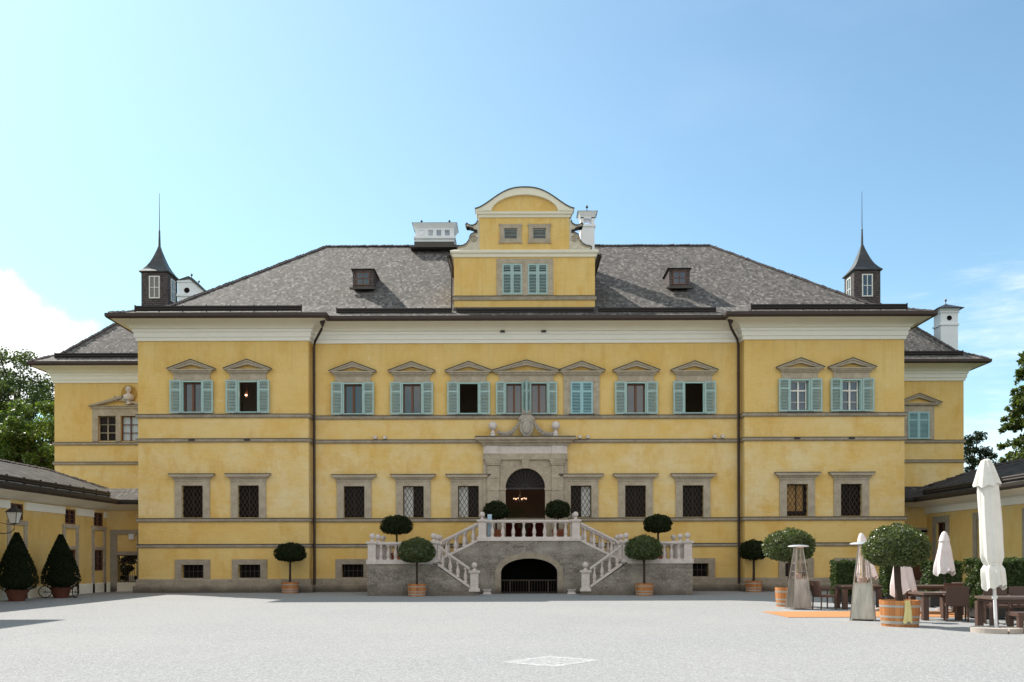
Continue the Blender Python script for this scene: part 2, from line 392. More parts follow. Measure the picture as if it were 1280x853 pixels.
def b_tub(h):
    sp = h.sep()
    a = h.math('ARCTAN2', sp[1], sp[0]); st = h.math('MULTIPLY', a, 3.6)
    cell = h.math('FLOOR', st); wn = h.N.new('ShaderNodeTexWhiteNoise'); wn.noise_dimensions = '1D'; h.L.new(cell, wn.inputs['W'])
    c = h.ramp(wn.outputs['Value'], [(0., (.34, .115, .035)), (.6, (.47, .175, .052)), (1., (.55, .23, .08))])
    fr = h.math('FRACT', st)
    c = h.mix(h.ramp(fr, [(.0, 1.), (.06, 0.), (.94, 0.), (1., 1.)]), c, (.12, .05, .02))
    h.col(h.mix(h.math('MULTIPLY', h.noise(8, 5, .6, h.mp((2, 2, .3))), .22), c, (.60, .32, .15)))
M['tub'] = mat('orange_oak_staves', b_tub, .6, .3)
M['hoop'] = mat('galvanised_hoop', plain((.40, .37, .33), .15, 6), .55, .4, .3)
M['terracotta'] = mat('terracotta', plain((.26, .085, .045), .2, 5), .85, .2)
M['terracotta_dark'] = mat('dark_terracotta', plain((.13, .045, .028), .25, 5), .85, .2)
M['soil'] = mat('dark_soil', plain((.03, .022, .015), .3, 10), .95, .1)
def b_leaf(cols, sc=7, tr=.30):
    def b(h):
        c = h.ramp(h.noise(sc, 4, .8), [(.3, cols[0]), (.5, cols[1]), (.7, cols[2])])
        h.col(c)
        t = h.N.new('ShaderNodeBsdfTranslucent'); h.L.new(h.mix(1.0, c, (1.5, 1.45, .6), 'MULTIPLY'), t.inputs[0])
        mx = h.N.new('ShaderNodeMixShader'); mx.inputs[0].default_value = tr; out = [q for q in h.N if q.type == 'OUTPUT_MATERIAL'][0]
        h.L.new(h.b.outputs[0], mx.inputs[1]); h.L.new(t.outputs[0], mx.inputs[2]); h.L.new(mx.outputs[0], out.inputs[0])
    return b
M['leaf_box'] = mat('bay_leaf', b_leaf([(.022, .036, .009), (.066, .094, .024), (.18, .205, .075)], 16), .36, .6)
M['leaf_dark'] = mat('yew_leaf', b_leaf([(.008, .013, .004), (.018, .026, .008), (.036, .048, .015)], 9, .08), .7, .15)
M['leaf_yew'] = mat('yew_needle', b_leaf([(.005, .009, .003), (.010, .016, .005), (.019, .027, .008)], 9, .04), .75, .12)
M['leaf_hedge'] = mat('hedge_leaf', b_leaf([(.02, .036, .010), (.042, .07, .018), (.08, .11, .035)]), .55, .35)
M['leaf_maple'] = mat('light_green_leaf', b_leaf([(.05, .085, .018), (.095, .15, .032), (.15, .20, .06)], 1.2, .4), .5, .4)
M['leaf_deep'] = mat('deep_green_leaf', b_leaf([(.028, .045, .016), (.055, .085, .03), (.10, .13, .05)], 1.2, .4), .5, .4)
M['leaf_fir'] = mat('conifer_spray', b_leaf([(.032, .055, .016), (.07, .10, .028), (.13, .155, .048)], 1.5, .4), .5, .4)
M['leaf_fir_dark'] = mat('dark_conifer_spray', b_leaf([(.010, .02, .012), (.02, .035, .018), (.03, .05, .022)], 1.5), .6, .3)
M['bark'] = mat('bark', plain((.065, .045, .035), .3, 8, .5), .95, .1)
def b_steel(h):
    h.b.inputs['Anisotropic'].default_value = 0.4
    h.col(h.ramp(h.noise(2.5, 4, .6, h.mp((3, 3, .6))), [(.35, (.36, .32, .29)), (.65, (.52, .46, .41))])); r = h.ramp(h.noise(3, 4, .6, h.mp((6, 6, .4))), [(.3, .30), (.7, .46)]); h.L.new(r, h.b.inputs['Roughness'])
M['steel'] = mat('brushed_steel', b_steel, .28, .5, 1.0)
M['polished'] = mat('polished_steel', plain((.82, .80, .78), .04, 3), .35, .5, .7)
M['mesh_steel'] = mat('heater_guard', plain((.50, .42, .38), .15, 4), .35, .5, .8)
def b_tglass(h):
    h.col((.95, .95, .95)); h.b.inputs['Transmission Weight'].default_value = 1.0; h.b.inputs['Roughness'].default_value = .03; h.b.inputs['IOR'].default_value = 1.45
M['clear'] = mat('clear_glass', b_tglass, .03, .5)
M['flame_pipe'] = mat('heater_reflector', plain((.45, .30, .25), .2, 5), .4, .5, .6)
def b_rattan(h):
    ch = h.N.new('ShaderNodeTexChecker'); h.L.new(h.co, ch.inputs[0]); ch.inputs['Scale'].default_value = 60
    ch.inputs[1].default_value = (.115, .066, .052, 1); ch.inputs[2].default_value = (.07, .038, .03, 1); h.col(ch.outputs[0])
M['rattan'] = mat('brown_rattan', b_rattan, .55, .35)
M['taupe'] = mat('taupe_weave', plain((.36, .30, .27), .1, 12), .7, .3)
M['table_top'] = mat('brown_slatted_top', plain((.13, .085, .065), .2, 9), .35, .5)
def b_fabric(h):
    h.col(h.ramp(h.noise(2.5, 4), [(.35, (.69, .65, .60)), (.7, (.77, .735, .69))])); h.bump(h.noise(5, 4, .6, h.mp((1, 1, .25))), .25, .05)
M['fabric'] = mat('off_white_canvas', b_fabric, .9, .2)
M['fabric_pink'] = mat('pinkish_white_canvas', lambda h: (h.col(h.ramp(h.noise(2.5, 4), [(.35, (.70, .61, .61)), (.7, (.78, .72, .73))])), h.bump(h.noise(5, 4, .6, h.mp((1, 1, .25))), .25, .05)), .9, .2)
M['white_metal'] = mat('white_metal', plain((.75, .73, .75), .05, 5), .4, .4)
M['concrete'] = mat('concrete_slab', plain((.44, .38, .34), .15, 9, .3), .9, .2)
M['mat'] = mat('orange_mat', plain((.50, .235, .105), .12, 25, .3), .95, .1)
M['planter'] = mat('dark_planter', plain((.03, .03, .03), .2, 5), .6, .3)
M['yellow_cloth'] = mat('pale_yellow_cloth', plain((.64, .56, .27), .12, 12), .9, .2)
M['blue_board'] = mat('pale_blue_board', plain((.42, .55, .66), .06, 4), .6, .3)
M['room'] = mat('dim_room_wall', plain((.36, .28, .23), .15, 2), .9, .1)
M['room_grey'] = mat('grey_room_wall', plain((.34, .31, .29), .1, 2), .9, .1)
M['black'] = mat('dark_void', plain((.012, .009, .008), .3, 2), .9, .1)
M['room_dark'] = mat('dark_room_wall', plain((.30, .22, .18), .2, 1.5), .9, .1)
M['darkred'] = mat('dark_red_cloth', plain((.10, .02, .018), .3, 4), .9, .1)
def emis(name, c, s):
    m = mat(name, lambda h: h.col(c), .4, .3); b = m.node_tree.nodes['Principled BSDF']
    b.inputs['Emission Color'].default_value = (*c, 1); b.inputs['Emission Strength'].default_value = s; return m
M['bulb'] = emis('lit_bulb', (1.0, .68, .46), .9)
M['lantern_glass'] = mat('milky_lantern_glass', plain((.60, .58, .54), .05, 5), .3, .4)

# ------------------------------------------------------------------ ground
g = MB(); S = 900
g.add([(-S, -S, -.03), (S, -S, -.03), (S, S, -.03), (-S, S, -.03)], [(0, 1, 2, 3)])
o = add('ground', g, M['lawn']); o['kind'] = 'structure'
g = MB(); g.add([(-32, -75, 0), (32, -75, 0), (32, 12, 0), (-32, 12, 0)], [(0, 1, 2, 3)])
o = add('gravel_courtyard', g, M['gravel']); o['kind'] = 'structure'

# ------------------------------------------------------------------ palace
PAL = thing('palace', 'wide yellow palace with grey hipped shingle roof and central arched gable', 'palace', (0, 0, 0))
XL, XR = -17.71, 18.62                     # front block
BL, BR = -26.8, 26.5; BY = 9.6             # set-back side blocks
PIL, PIR, PY = -9.63, 11.04, -.6           # inner edges of the projecting bays
PATH = [(BL, 30), (BL, BY), (XL, BY), (XL, PY), (PIL, PY), (PIL, 0), (PIR, 0), (PIR, PY), (XR, PY), (XR, BY), (BR, BY), (BR, 30)]
UP = (8.52, 10.04); GF = (3.56, 5.08); BS = (.70, 1.33)

# windows: (centre pixel in the survey, plane)
upper = [(241, PY, 'sash'), (311, PY, 'lit'), (442, 0, 'sash'), (515.6, 0, 'sash'), (586.5, 0, 'open'), (727.5, 0, 'closed'),
         (795.5, 0, 'sash'), (868, 0, 'open'), (1000, PY, 'white'), (1064.5, PY, 'white')]
ground_w = [(241, PY, ''), (311, PY, 'plain'), (443, 0, ''), (517, 0, 'L'), (585.7, 0, 'L'), (726.5, 0, 'R'), (794.5, 0, 'plain'),
            (866.3, 0, ''), (996.5, PY, 'gold'), (1064, PY, '')]
base_w = [(241, PY), (312, PY), (441, 0), (872, 0), (995, PY), (1064, PY)]
HW = .49
def holes_for(plane, lo, hi):
    hs = []
    for p, Y, k in upper:
        if Y == plane and lo < p < hi: c = fx(p, Y); hs.append((c-HW, c+HW, *UP))
    for p, Y, k in ground_w:
        if Y == plane and lo < p < hi: c = fx(p, Y); hs.append((c-.5, c+.5, *GF))
    for p, Y in base_w:
        if Y == plane and lo < p < hi: c = fx(p, Y); hs.append((c-.52, c+.52, *BS))
    return hs
PCX = .65                                    # portal centre
PAIR = (fx(643), fx(674.3))
w = MB()
hc = holes_for(0, 400, 900)
for c in PAIR: hc.append((c-.42, c+.42, *UP))
hc.append((PCX-1.02, PCX+1.02, 2.39, 6.1))
w.wall(PIL, PIR, 0, 12.75, 0, hc)
w.wall(XL, PIL, 0, 12.75, PY, holes_for(PY, 150, 400)); w.wall(PIR, XR, 0, 12.75, PY, holes_for(PY, 900, 1200))
for a, b in zip(PATH[:-1], PATH[1:]):
    if abs(a[0]-b[0]) < 1e-6: w.add([(*a, 0), (*b, 0), (*b, 12.75), (*a, 12.75)], [(0, 1, 2, 3)])
# set-back blocks: one tall window opening each
SBL = (fx(134.5, BY), fx(163, BY)); SBR = fx(1148, BY)
w.wall(BL, XL, 0, 12.75, BY, [(c-.52, c+.52, 8.52, 10.0) for c in SBL]); w.wall(XR, BR, 0, 12.75, BY, [(SBR-.62, SBR+.62, 8.52, 10.1)])
add('wall', w, M['plaster'], PAL)
# cornice
c = MB().molding(PATH, [(0, 11.93), (.07, 11.93), (.09, 12.08), (.14, 12.10), (.15, 12.30), (.20, 12.34), (.21, 12.45), (.30, 12.47)])
add('cornice_band', c, M['white_plaster'], PAL)
c = MB().molding(PATH, [(.27, 12.47), (.29, 12.53), (.36, 12.60), (.50, 12.68), (.70, 12.74), (.90, 12.79), (1.0, 12.79)])
add('eave_cove', c, M['cream'], PAL, smooth=True)
c = MB().molding(PATH, [(.93, 12.79), (.98, 12.76), (1.05, 12.78), (1.10, 12.85), (1.10, 12.99), (1.02, 13.0), (.98, 12.94)])
add('gutter', c, M['gutter'], PAL)
# string courses (with dark lead on their top)
for z0, z1, pr in ((8.28, 8.47, .09), (7.13, 7.31, .09), (3.35, 3.53, .09), (2.13, 2.30, .07)):
    c = MB().molding(PATH, [(0, z0), (pr*.6, z0), (pr, z0+.05), (pr, z1-.02), (0, z1-.02)]); add('string_course', c, M['plinth'], PAL)
    c = MB().molding(PATH, [(pr+.012, z1-.03), (pr+.015, z1-.003), (0, z1+.015)]); add('flashing', c, M['lead'], PAL)
c = MB().molding(PATH, [(.20, 0), (.20, .33), (.10, .37), (.10, .60), (.06, .64), (0, .65)]); add('plinth', c, M['plinth'], PAL)
# small drain spouts on the middle string course
for p, Y in ((241, PY), (310, PY), (996, PY), (1064, PY)):
    add('drain_spout', MB().box(fx(p, Y)-.13, fx(p, Y)+.13, Y-.16, Y-.06, 7.2, 7.3), M['iron'], PAL)
for p in (470, 482, 725, 735, 893, 903):
    add('floodlight', MB().box(fx(p)-.07, fx(p)+.07, -.20, -.02, 7.34, 7.48), M['marble'], PAL)
for p in (629, 680): add('vent_pipe', MB().box(fx(p)-.11, fx(p)+.11, -.36, -.1, 12.40, 12.47), M['iron'], PAL)

# ---- shared window meshes
def shutter_mesh(wd, h, mt, name='shutter'):
    m = MB().frame(0, wd, 0, h, .075, -.025, .025); m.box(.075, wd-.075, -.025, .025, h*.70-.04, h*.70+.04)
    for lo, hi in ((.075, h*.70-.04), (h*.70+.04, h-.075)):
        n = int((hi-lo)/.068)
        for i in range(n):
            z = lo+(i+.5)*(hi-lo)/n
            m.obox((wd/2, 0, z), (wd/2-.07, 0, 0), (0, .026, .022), (0, -.004, .005))
    return m.mesh(name, mt)
H_ = UP[1]-UP[0]
ME = {}
ME['shutter'] = shutter_mesh(.53, H_+.04, M['shutter'])
ME['shutter_narrow'] = shutter_mesh(.44, H_+.04, M['shutter'])
ME['shutter_closed'] = shutter_mesh(.53, H_+.04, M['shutter_blue'])
m = MB(); m.frame(-.86, .86, UP[0]-.05, UP[1]+.30, .30, -.07, .02, False); m.box(-.86, .86, -.085, -.07, UP[1]+.16, UP[1]+.32)
def surround_mesh(hw, out=.86):
    m = MB(); z0, z1 = UP[0]-.04, UP[1]
    m.box(-out, -hw, -.07, .0, z0, z1+.45); m.box(hw, out, -.07, .0, z0, z1+.45); m.box(-hw, hw, -.07, .0, z1, z1+.45)
    m.box(-out-.04, out+.04, -.11, -.072, z1+.33, z1+.45); m.box(-out-.02, out+.02, -.09, -.072, z1+.02, z1+.06)
    return m.mesh('window', M['stone'])
def pediment_mesh(hw, zb, za):
    m = MB(); t = .15
    m.box(-hw+.14, hw-.14, -.16, 0, zb-.10, zb-.02); m.box(-hw+.06, hw-.06, -.22, 0, zb-.02, zb+.04)
    for s in (-1, 1):
        m.prism([(s*hw, zb+.02), (0, za-.04), (0, za-t-.06), (s*(hw-.30), zb+.045)], -.20, 0)
        m.prism([(s*(hw+.02), zb+.045), (0, za), (0, za-.07), (s*(hw+.0), zb)], -.25, 0)
    return m.mesh('pediment', M['stone'])
def lead_mesh(hw, zb, za):
    m = MB()
    for s in (-1, 1): m.prism([(s*(hw+.04), zb+.05), (0, za+.008), (0, za+.04), (s*(hw+.04), zb+.085)], -.27, 0)
    return m.mesh('flashing', M['lead'])
ZB, ZA = 10.53, 11.0
ME['surround'] = surround_mesh(HW); ME['pediment'] = pediment_mesh(1.1, ZB, ZA); ME['pedlead'] = lead_mesh(1.1, ZB, ZA)
m = MB(); m.box(-HW-.14, HW+.14, -.16, .0, UP[0]-.06, UP[0]-.005); ME['sill'] = m.mesh('sill', M['lead'])
m = MB().frame(-HW, HW, UP[0], UP[1], .055, -.08, .10); ME['tealframe'] = m.mesh('shutter_frame', M['teal_frame'])
m = MB().frame(-HW+.055, HW-.055, UP[0]+.0, UP[1]-.055, .06, .14, .20); m.box(-.05, .05, .12, .20, UP[0], UP[1]-.06); ME['sash'] = m.mesh('sash', M['wood_sash'])
m = MB().frame(-HW+.055, HW-.12, UP[0], UP[1]-.055, .05, .14, .20); m.box(-.075, .005, .12, .20, UP[0], UP[1]-.06)
m.box(-HW+.1, HW-.12, .125, .20, UP[0]+.97, UP[0]+1.04); m.box(-HW+.1, HW-.12, .14, .19, UP[0]+.45, UP[0]+.475); ME['sash_white'] = m.mesh('sash', M['white_paint'])
m = MB().box(-HW, HW, .205, .22, UP[0], UP[1]); ME['pane'] = m.mesh('pane', M['glass'])
m = MB().box(HW-.065, HW-.005, .10, .30, UP[0], UP[1]-.055); ME['reveal'] = m.mesh('reveal_board', M['teal_frame'])
def room(x0, x1, z0, z1, y0, y1):
    m = MB(); m.add([(x0, y0, z0), (x1, y0, z0), (x1, y1, z0), (x0, y1, z0), (x0, y0, z1), (x1, y0, z1), (x1, y1, z1), (x0, y1, z1)],
                    [(0, 3, 2, 1), (4, 5, 6, 7), (0, 4, 7, 3), (1, 2, 6, 5), (3, 7, 6, 2)])
    return m
ME['room'] = room(-1.3, 1.3, UP[0]-.9, UP[1]+.9, .301, 3.6).mesh('room', M['room_dark'])

def upper_window(c, Y, kind):
    rt = add('window', ME['surround'], None, PAL, (c, Y, 0))
    add('pediment', ME['pediment'], None, rt); add('flashing', ME['pedlead'], None, rt); add('sill', ME['sill'], None, rt)
    if kind == 'closed':
        for s in (-1, 1): add('shutter', ME['shutter_closed'], None, rt, (-.53 if s < 0 else 0.003, -.09, UP[0]-.02))
        add('pane', ME['pane'], None, rt); return
    add('shutter_frame', ME['tealframe'], None, rt)
    a = R(random.uniform(4, 10)); b2 = R(random.uniform(4, 10))
    o1 = add('shutter', ME['shutter'], None, rt, (-HW-.01-.53*math.cos(a), -.105-.53*math.sin(a), UP[0]-.02), a)
    o2 = add('shutter', ME['shutter'], None, rt, (HW+.01, -.105, UP[0]-.02), -b2)
    if kind in ('sash', 'white'):
        add('sash', ME['sash' if kind == 'sash' else 'sash_white'], None, rt); add('pane', ME['pane'], None, rt)
        if kind == 'white': add('reveal_board', ME['reveal'], None, rt)
    elif kind == 'open': add('room', ME['room'], None, rt)
    else:
        add('room', room(-1.2, 1.4, UP[0]-.9, UP[1]+.8, .301, 3.2).mesh('room', M['room_grey']), None, rt)
        add('inner_door', MB().box(.05, .98, 3.1, 3.18, UP[0]-.9, UP[0]+1.15), M['black'], rt)
        l = MB().lathe([(.0, .0), (.07, .02), (.08, .2), (.03, .34)], (-.34, .9, UP[0]+.88), 8); l.box(-.35, -.33, .89, .91, UP[0]+1.2, UP[0]+1.9)
        add('ceiling_lantern', l, M['wood_sash'], rt)
        add('bulb', MB().box(-.39, -.29, .79, .815, UP[0]+.95, UP[0]+1.02), M['bulb'], rt)
for p, Y, k in upper: upper_window(fx(p, Y), Y, k)
# wide double window over the portal
cw = sum(PAIR)/2
rt = add('window', surround_mesh(1.04, 1.30), None, PAL, (cw, 0, 0))
add('pediment', pediment_mesh(1.62, ZB, 11.06), None, rt); add('flashing', lead_mesh(1.62, ZB, 11.06), None, rt)
add('mullion', MB().box(PAIR[0]+.42-cw, PAIR[1]-.42-cw, -.07, .05, UP[0], UP[1]), M['stone'], rt)
add('sill', MB().box(-1.2, 1.2, -.16, 0, UP[0]-.06, UP[0]-.005), M['lead'], rt)
for c in PAIR:
    d = c-cw
    add('shutter_frame', MB().frame(d-.42, d+.42, UP[0], UP[1], .05, -.08, .10), M['teal_frame'], rt)
    add('sash', MB().frame(d-.37, d+.37, UP[0], UP[1]-.05, .05, .14, .20).box(d-.05, d+.05, .12, .2, UP[0], UP[1]-.05), M['wood_sash'], rt)
    add('pane', MB().box(d-.42, d+.42, .205, .22, UP[0], UP[1]), M['glass'], rt)
d0, d1 = PAIR[0]-cw, PAIR[1]-cw
add('shutter', ME['shutter_narrow'], None, rt, (d0-.43-.44, -.13, UP[0]-.02), R(4)); add('shutter', ME['shutter_narrow'], None, rt, (d1+.43, -.11, UP[0]-.02), -R(4))
me = shutter_mesh(.36, H_+.04, M['shutter'])
add('shutter', me, None, rt, (d0+.43, -.11, UP[0]-.02), -R(62)); add('shutter', me, None, rt, (d1-.43-.17, -.43, UP[0]-.02), R(62))

# ---- ground-floor windows
def lattice(x0, x1, z0, z1, y, step=.2, k=1.75, w=.011):
    m = MB(); span = (z1-z0)/k
    n = int((x1-x0+span)/step)+2
    for s in (1, -1):
        for i in range(-n, n+1):
            xa = (x0+x1)/2+i*step-s*span/2; za = z0; xb = xa+s*span; zb = z1
            t0, t1 = 0., 1.; dx = xb-xa
            for lim, sg in ((x0, 1), (x1, -1)):
                ta = (lim-xa)/dx
                if (dx > 0) == (sg > 0): t0 = max(t0, ta)
                else: t1 = min(t1, ta)
            if t1-t0 < .03: continue
            A = Vector((xa+dx*t0, y, za+(zb-za)*t0)); B = Vector((xa+dx*t1, y, za+(zb-za)*t1)); D = (B-A)/2
            q = D.normalized().cross(Vector((0, 1, 0)))*w
            m.obox((A+B)/2+Vector((0, .004*s, 0)), D, (0, .006, 0), q)
    return m
m = MB(); z0, z1 = GF; o_ = .83
m.box(-o_, -.5, -.07, 0, z0-.02, z1+.32); m.box(.5, o_, -.07, 0, z0-.02, z1+.32); m.box(-.5, .5, -.07, 0, z1, z1+.32)
m.box(-o_-.02, o_+.02, -.09, -.072, z1+.20, z1+.32)
m.prism([(-.88, z1+.32), (.88, z1+.32), (.94, z1+.37), (.94, z1+.40), (-.94, z1+.40), (-.94, z1+.37)], -.14, 0)
m.prism([(-.96, z1+.40), (.96, z1+.40), (1.07, z1+.48), (1.07, z1+.53), (-1.07, z1+.53), (-1.07, z1+.48)], -.22, 0)
ME['gsur'] = m.mesh('window', M['stone'])
ME['glead'] = MB().box(-1.09, 1.09, -.24, 0, z1+.532, z1+.56).mesh('flashing', M['lead'])
ME['gpane'] = MB().box(-.5, .5, .24, .26, *GF).mesh('pane', M['glass_dull'])
m = MB().frame(-.5, .5, z0, z1, .035, .17, .22); m.box(-.02, .02, .17, .22, z0, z1); ME['gsash'] = m.mesh('sash', M['rust_iron'])
ME['lattice'] = lattice(-.5, .5, z0, z1, .09).mesh('lattice', M['rust_iron'])
for p, Y, k in ground_w:
    rt = add('window', ME['gsur'], None, PAL, (fx(p, Y), Y, 0))
    add('flashing', ME['glead'], None, rt); add('pane', ME['gpane'], None, rt); add('sash', ME['gsash'], None, rt)
    add('lattice', ME['lattice'], None, rt)
    if k in 'LR' and k: 
        a, b2 = (-.47, -.02) if k == 'L' else (.02, .47)
        add('blind', MB().box(a, b2, .225, .238, z0+.03, z1-.03), M['curtain'], rt)
    if k == 'gold': add('blind', MB().box(-.46, .33, .225, .238, z0+.25, z1-.05), mat('gold_lining', plain((.45, .26, .10), .5, 5), .8, .2), rt)
# ---- basement windows
m = MB(); b0, b1 = BS
m.box(-.83, -.52, -.06, 0, b0-.14, b1+.25); m.box(.52, .83, -.06, 0, b0-.14, b1+.25); m.box(-.52, .52, -.06, 0, b1, b1+.25); m.box(-.52, .52, -.06, 0, b0-.14, b0)
ME['bsur'] = m.mesh('basement_window', M['plinth'])
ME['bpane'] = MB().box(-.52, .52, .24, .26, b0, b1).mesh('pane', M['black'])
m = MB()
for i in range(5): m.box(-.42+i*.21-.01, -.42+i*.21+.01, .08, .10, b0, b1)
m.box(-.52, .52, .075, .105, (b0+b1)/2-.012, (b0+b1)/2+.012); ME['bgrille'] = m.mesh('grille', M['iron'])
for p, Y in base_w:
    rt = add('basement_window', ME['bsur'], None, PAL, (fx(p, Y), Y, 0)); add('pane', ME['bpane'], None, rt); add('grille', ME['bgrille'], None, rt)

# ---- downpipes
for s, hx, hz, x1, z1 in ((-1, fx(404.5, -.9), 12.8, PIL+.16, 11.85), (1, fx(913, -.9), 12.8, PIR-.16, 11.9)):
    m = MB().tube([(hx, -1.0, 12.80), (hx, -.98, 12.55), (hx+(x1-hx)*.12, -.9, 12.40), (x1-(x1-hx)*.12, -.2, z1+.15), (x1, -.13, z1-.1), (x1, -.12, 6), (x1, -.12, .25), (x1, -.22, .1)], .062, 10)
    m.lathe([(.07, -.26), (.13, -.12), (.17, .08)], (hx, -1.02, 12.83), 10)
    for z in (2.9, 5.4, 7.9, 10.4): m.lathe([(.075, 0), (.075, .05)], (x1, -.12, z), 10)
    add('downpipe', m, M['gutter'], PAL, smooth=True)

# ---- portal
P = thing  # (portal is a part of the palace)
yP = -.12
def arc(cx, r, zs, a0, a1, n=24, rz=None): return [(cx+r*math.cos(a0+(a1-a0)*i/n), zs+(rz or r)*math.sin(a0+(a1-a0)*i/n)) for i in range(n+1)]
ZS, AR = 4.97, .95
m = MB()
inner = [(PCX+AR, 2.39)]+arc(PCX, AR, ZS, 0, math.pi)+[(PCX-AR, 2.39)]
outer = []
for x, z in inner:
    if z <= ZS: outer.append((PCX+(1.9 if x > PCX else -1.9), z))
    else:
        a = math.atan2(z-ZS, x-PCX); k = min(1.9/max(1e-6, abs(math.cos(a))), (6.62-ZS)/max(1e-6, math.sin(a))); outer.append((PCX+k*math.cos(a), ZS+k*math.sin(a)))
for sx in (-1, 1):
    k = min(range(len(outer)), key=lambda i: abs(outer[i][0]-PCX-sx*1.9)+abs(outer[i][1]-6.62)); outer[k] = (PCX+sx*1.9, 6.62)
m.strip(inner, outer, yP, .30)
portal = add('portal', m, M['stone'], PAL)
for s in (-1, 1):
    m = MB()
    x0, x1 = sorted((PCX+s*1.25, PCX+s*1.82)); xa, xb = sorted((PCX+s*1.90, PCX+s*2.02))
    for i in range(6):
        z0_ = 2.39+i*.61; m.box(x0, x1, yP-.10, yP+.02, z0_, z0_+.575); m.box(x0+.02, x1-.02, yP-.07, yP+.02, z0_+.575, z0_+.61)
    m.box(x0-.04, x1+.04, yP-.14, yP+.02, 6.06, 6.14); m.box(x0-.07, x1+.07, yP-.17, yP+.02, 6.14, 6.24); m.box(x0-.10, x1+.10, yP-.2, yP+.02, 6.24, 6.32)
    m.box(xa, xb, -.13, .02, 2.39, 6.3)
    add('pilaster', m, M['stone'], portal)
add('keystone', MB().prism([(PCX-.13, 5.90), (PCX+.13, 5.90), (PCX+.19, 6.46), (PCX-.19, 6.46)], yP-.09, yP+.05), M['stone'], portal)
for a, b in ((PCX-1.24, PCX-AR+.03), (PCX+AR-.03, PCX+1.24)): add('impost', MB().box(a, b, yP-.05, .1, 4.86, 4.97), M['stone'], portal)
add('architrave', MB().box(PCX-2.03, PCX+2.03, yP-.10, 0, 6.32, 6.61).box(PCX-1.92, PCX-1.22, yP-.16, yP-.1, 6.34, 6.61).box(PCX+1.22, PCX+1.92, yP-.16, yP-.1, 6.34, 6.61), M['stone'], portal)
add('frieze', MB().box(PCX-2.0, PCX+2.0, yP-.08, 0, 6.61, 6.98).box(PCX-1.86, PCX-1.27, yP-.14, yP-.08, 6.61, 6.98).box(PCX+1.27, PCX+1.86, yP-.14, yP-.08, 6.61, 6.98), M['marble'], portal)
m = MB().molding([(PCX-2.0, 0), (PCX-2.0, -.22), (PCX+2.0, -.22), (PCX+2.0, 0)], [(0, 6.98), (.06, 6.99), (.10, 7.08), (.22, 7.12), (.26, 7.20), (.36, 7.24), (.38, 7.36), (-.2, 7.38)])
add('cornice', m, M['stone'], portal)
add('flashing', MB().box(PCX-2.4, PCX+2.4, -.62, 0, 7.382, 7.40), M['lead'], portal)
# ball finials, crest and garlands over the portal
for s in (-1, 1):
    m = MB().lathe([(.15, 0), (.16, .05), (.11, .10), (.13, .16), (.07, .22), (.06, .30), (.10, .33)]+[(.205*math.sin(a), .52-.205*math.cos(a)) for a in [R(25+i*15) for i in range(11)]], (PCX-.05+s*1.5, -.34, 7.40), 18)
    add('ball_finial', m, M['marble'], portal, smooth=True)
m = MB()
poly = [(0, -.72), (.16, -.68), (.28, -.5), (.34, -.28), (.31, 0), (.38, .12), (.30, .26), (.22, .32), (.24, .46), (.12, .55), (0, .58)]
m.prism([(PCX+.06+x, 8.13+z) for x, z in poly]+[(PCX+.06-x, 8.13+z) for x, z in poly[-2:0:-1]], -.36, -.10)
m.lathe([(.30, 0), (.29, .05), (.22, .09), (.0, .11)], (0, 0, 0), 20); 
k0 = len(m.v)-80
m.v[k0:] = [(PCX+.06+x*.72, -.36-z, 7.83+y*1.05) for x, y, z in m.v[k0:]]
for i in range(7): m.box(PCX+.06-.21+i*.06, PCX+.06-.17+i*.06, -.42, -.3, 8.48, 8.60+.05*(i % 2))
m.tube([(PCX+.06+.30*math.cos(a), -.38, 8.22+.14*math.sin(a)) for a in [R(200+i*10) for i in range(15)]], .04, 6)
for s in (-1, 1): m.tube([(PCX+.06+s*(.30+.08*math.cos(a)), -.36, 8.15+.1*math.sin(a)) for a in [R(i*30) for i in range(13)]], .035, 6)
add('coat_of_arms', m, M['marble_grey'], portal)
for s in (-1, 1):
    m = MB()
    for i in range(26):
        t = i/25; x = PCX+.06+s*(.36+1.0*t); z = 8.05-.72*t+ .30*t*t-.26*math.sin(math.pi*t)*.9
        r0 = .055+.05*math.sin(math.pi*min(1, t*1.05))
        for q in range(5):
            a = random.uniform(0, 6.28); rr = r0*.8
            m.tube([(x+rr*math.cos(a)*.6, -.30+random.uniform(-.05, .05), max(7.42, z+rr*math.sin(a))-.04), (x+rr*math.cos(a)*.6+.01, -.32, max(7.42, z+rr*math.sin(a))+.04)], [.035, .03], 6)
    add('garland', m, M['marble_grey'], portal)
# door: fanlight, hall, chandelier
m = MB().prism([(PCX+x*.97, ZS+z*.97) for x, z in arc(0, AR, 0, 0, math.pi)], .16, .18); dr = add('doorway', m, M['glass_dull'], PAL)
m = MB().box(PCX-AR, PCX+AR, .12, .22, ZS-.05, ZS+.03)
for i in range(1, 12):
    a = math.pi*i/12; m.obox((PCX+.52*math.cos(a), .14, ZS+.52*math.sin(a)), (.42*math.cos(a), 0, .42*math.sin(a)), (0, .012, 0), (-.011*math.sin(a), 0, .011*math.cos(a)))
add('fanlight_bars', m, M['iron'], dr)
add('room', room(-1.6, 2.9, 2.39, 6.6, .302, 8).mesh('room', M['room']), None, dr)
add('inner_arch', MB().prism([(.15+x, z) for x, z in [(.75, 2.4), (.75, 3.8)]+arc(0, .75, 3.8, 0, math.pi)+[(-.75, 2.4)]], 7.9, 7.98), mat('dim_green_hall', plain((.26, .26, .17), .2, 2), .9, .1), dr)
m = MB(); chx, chy, chz = .42, 3.0, 4.62
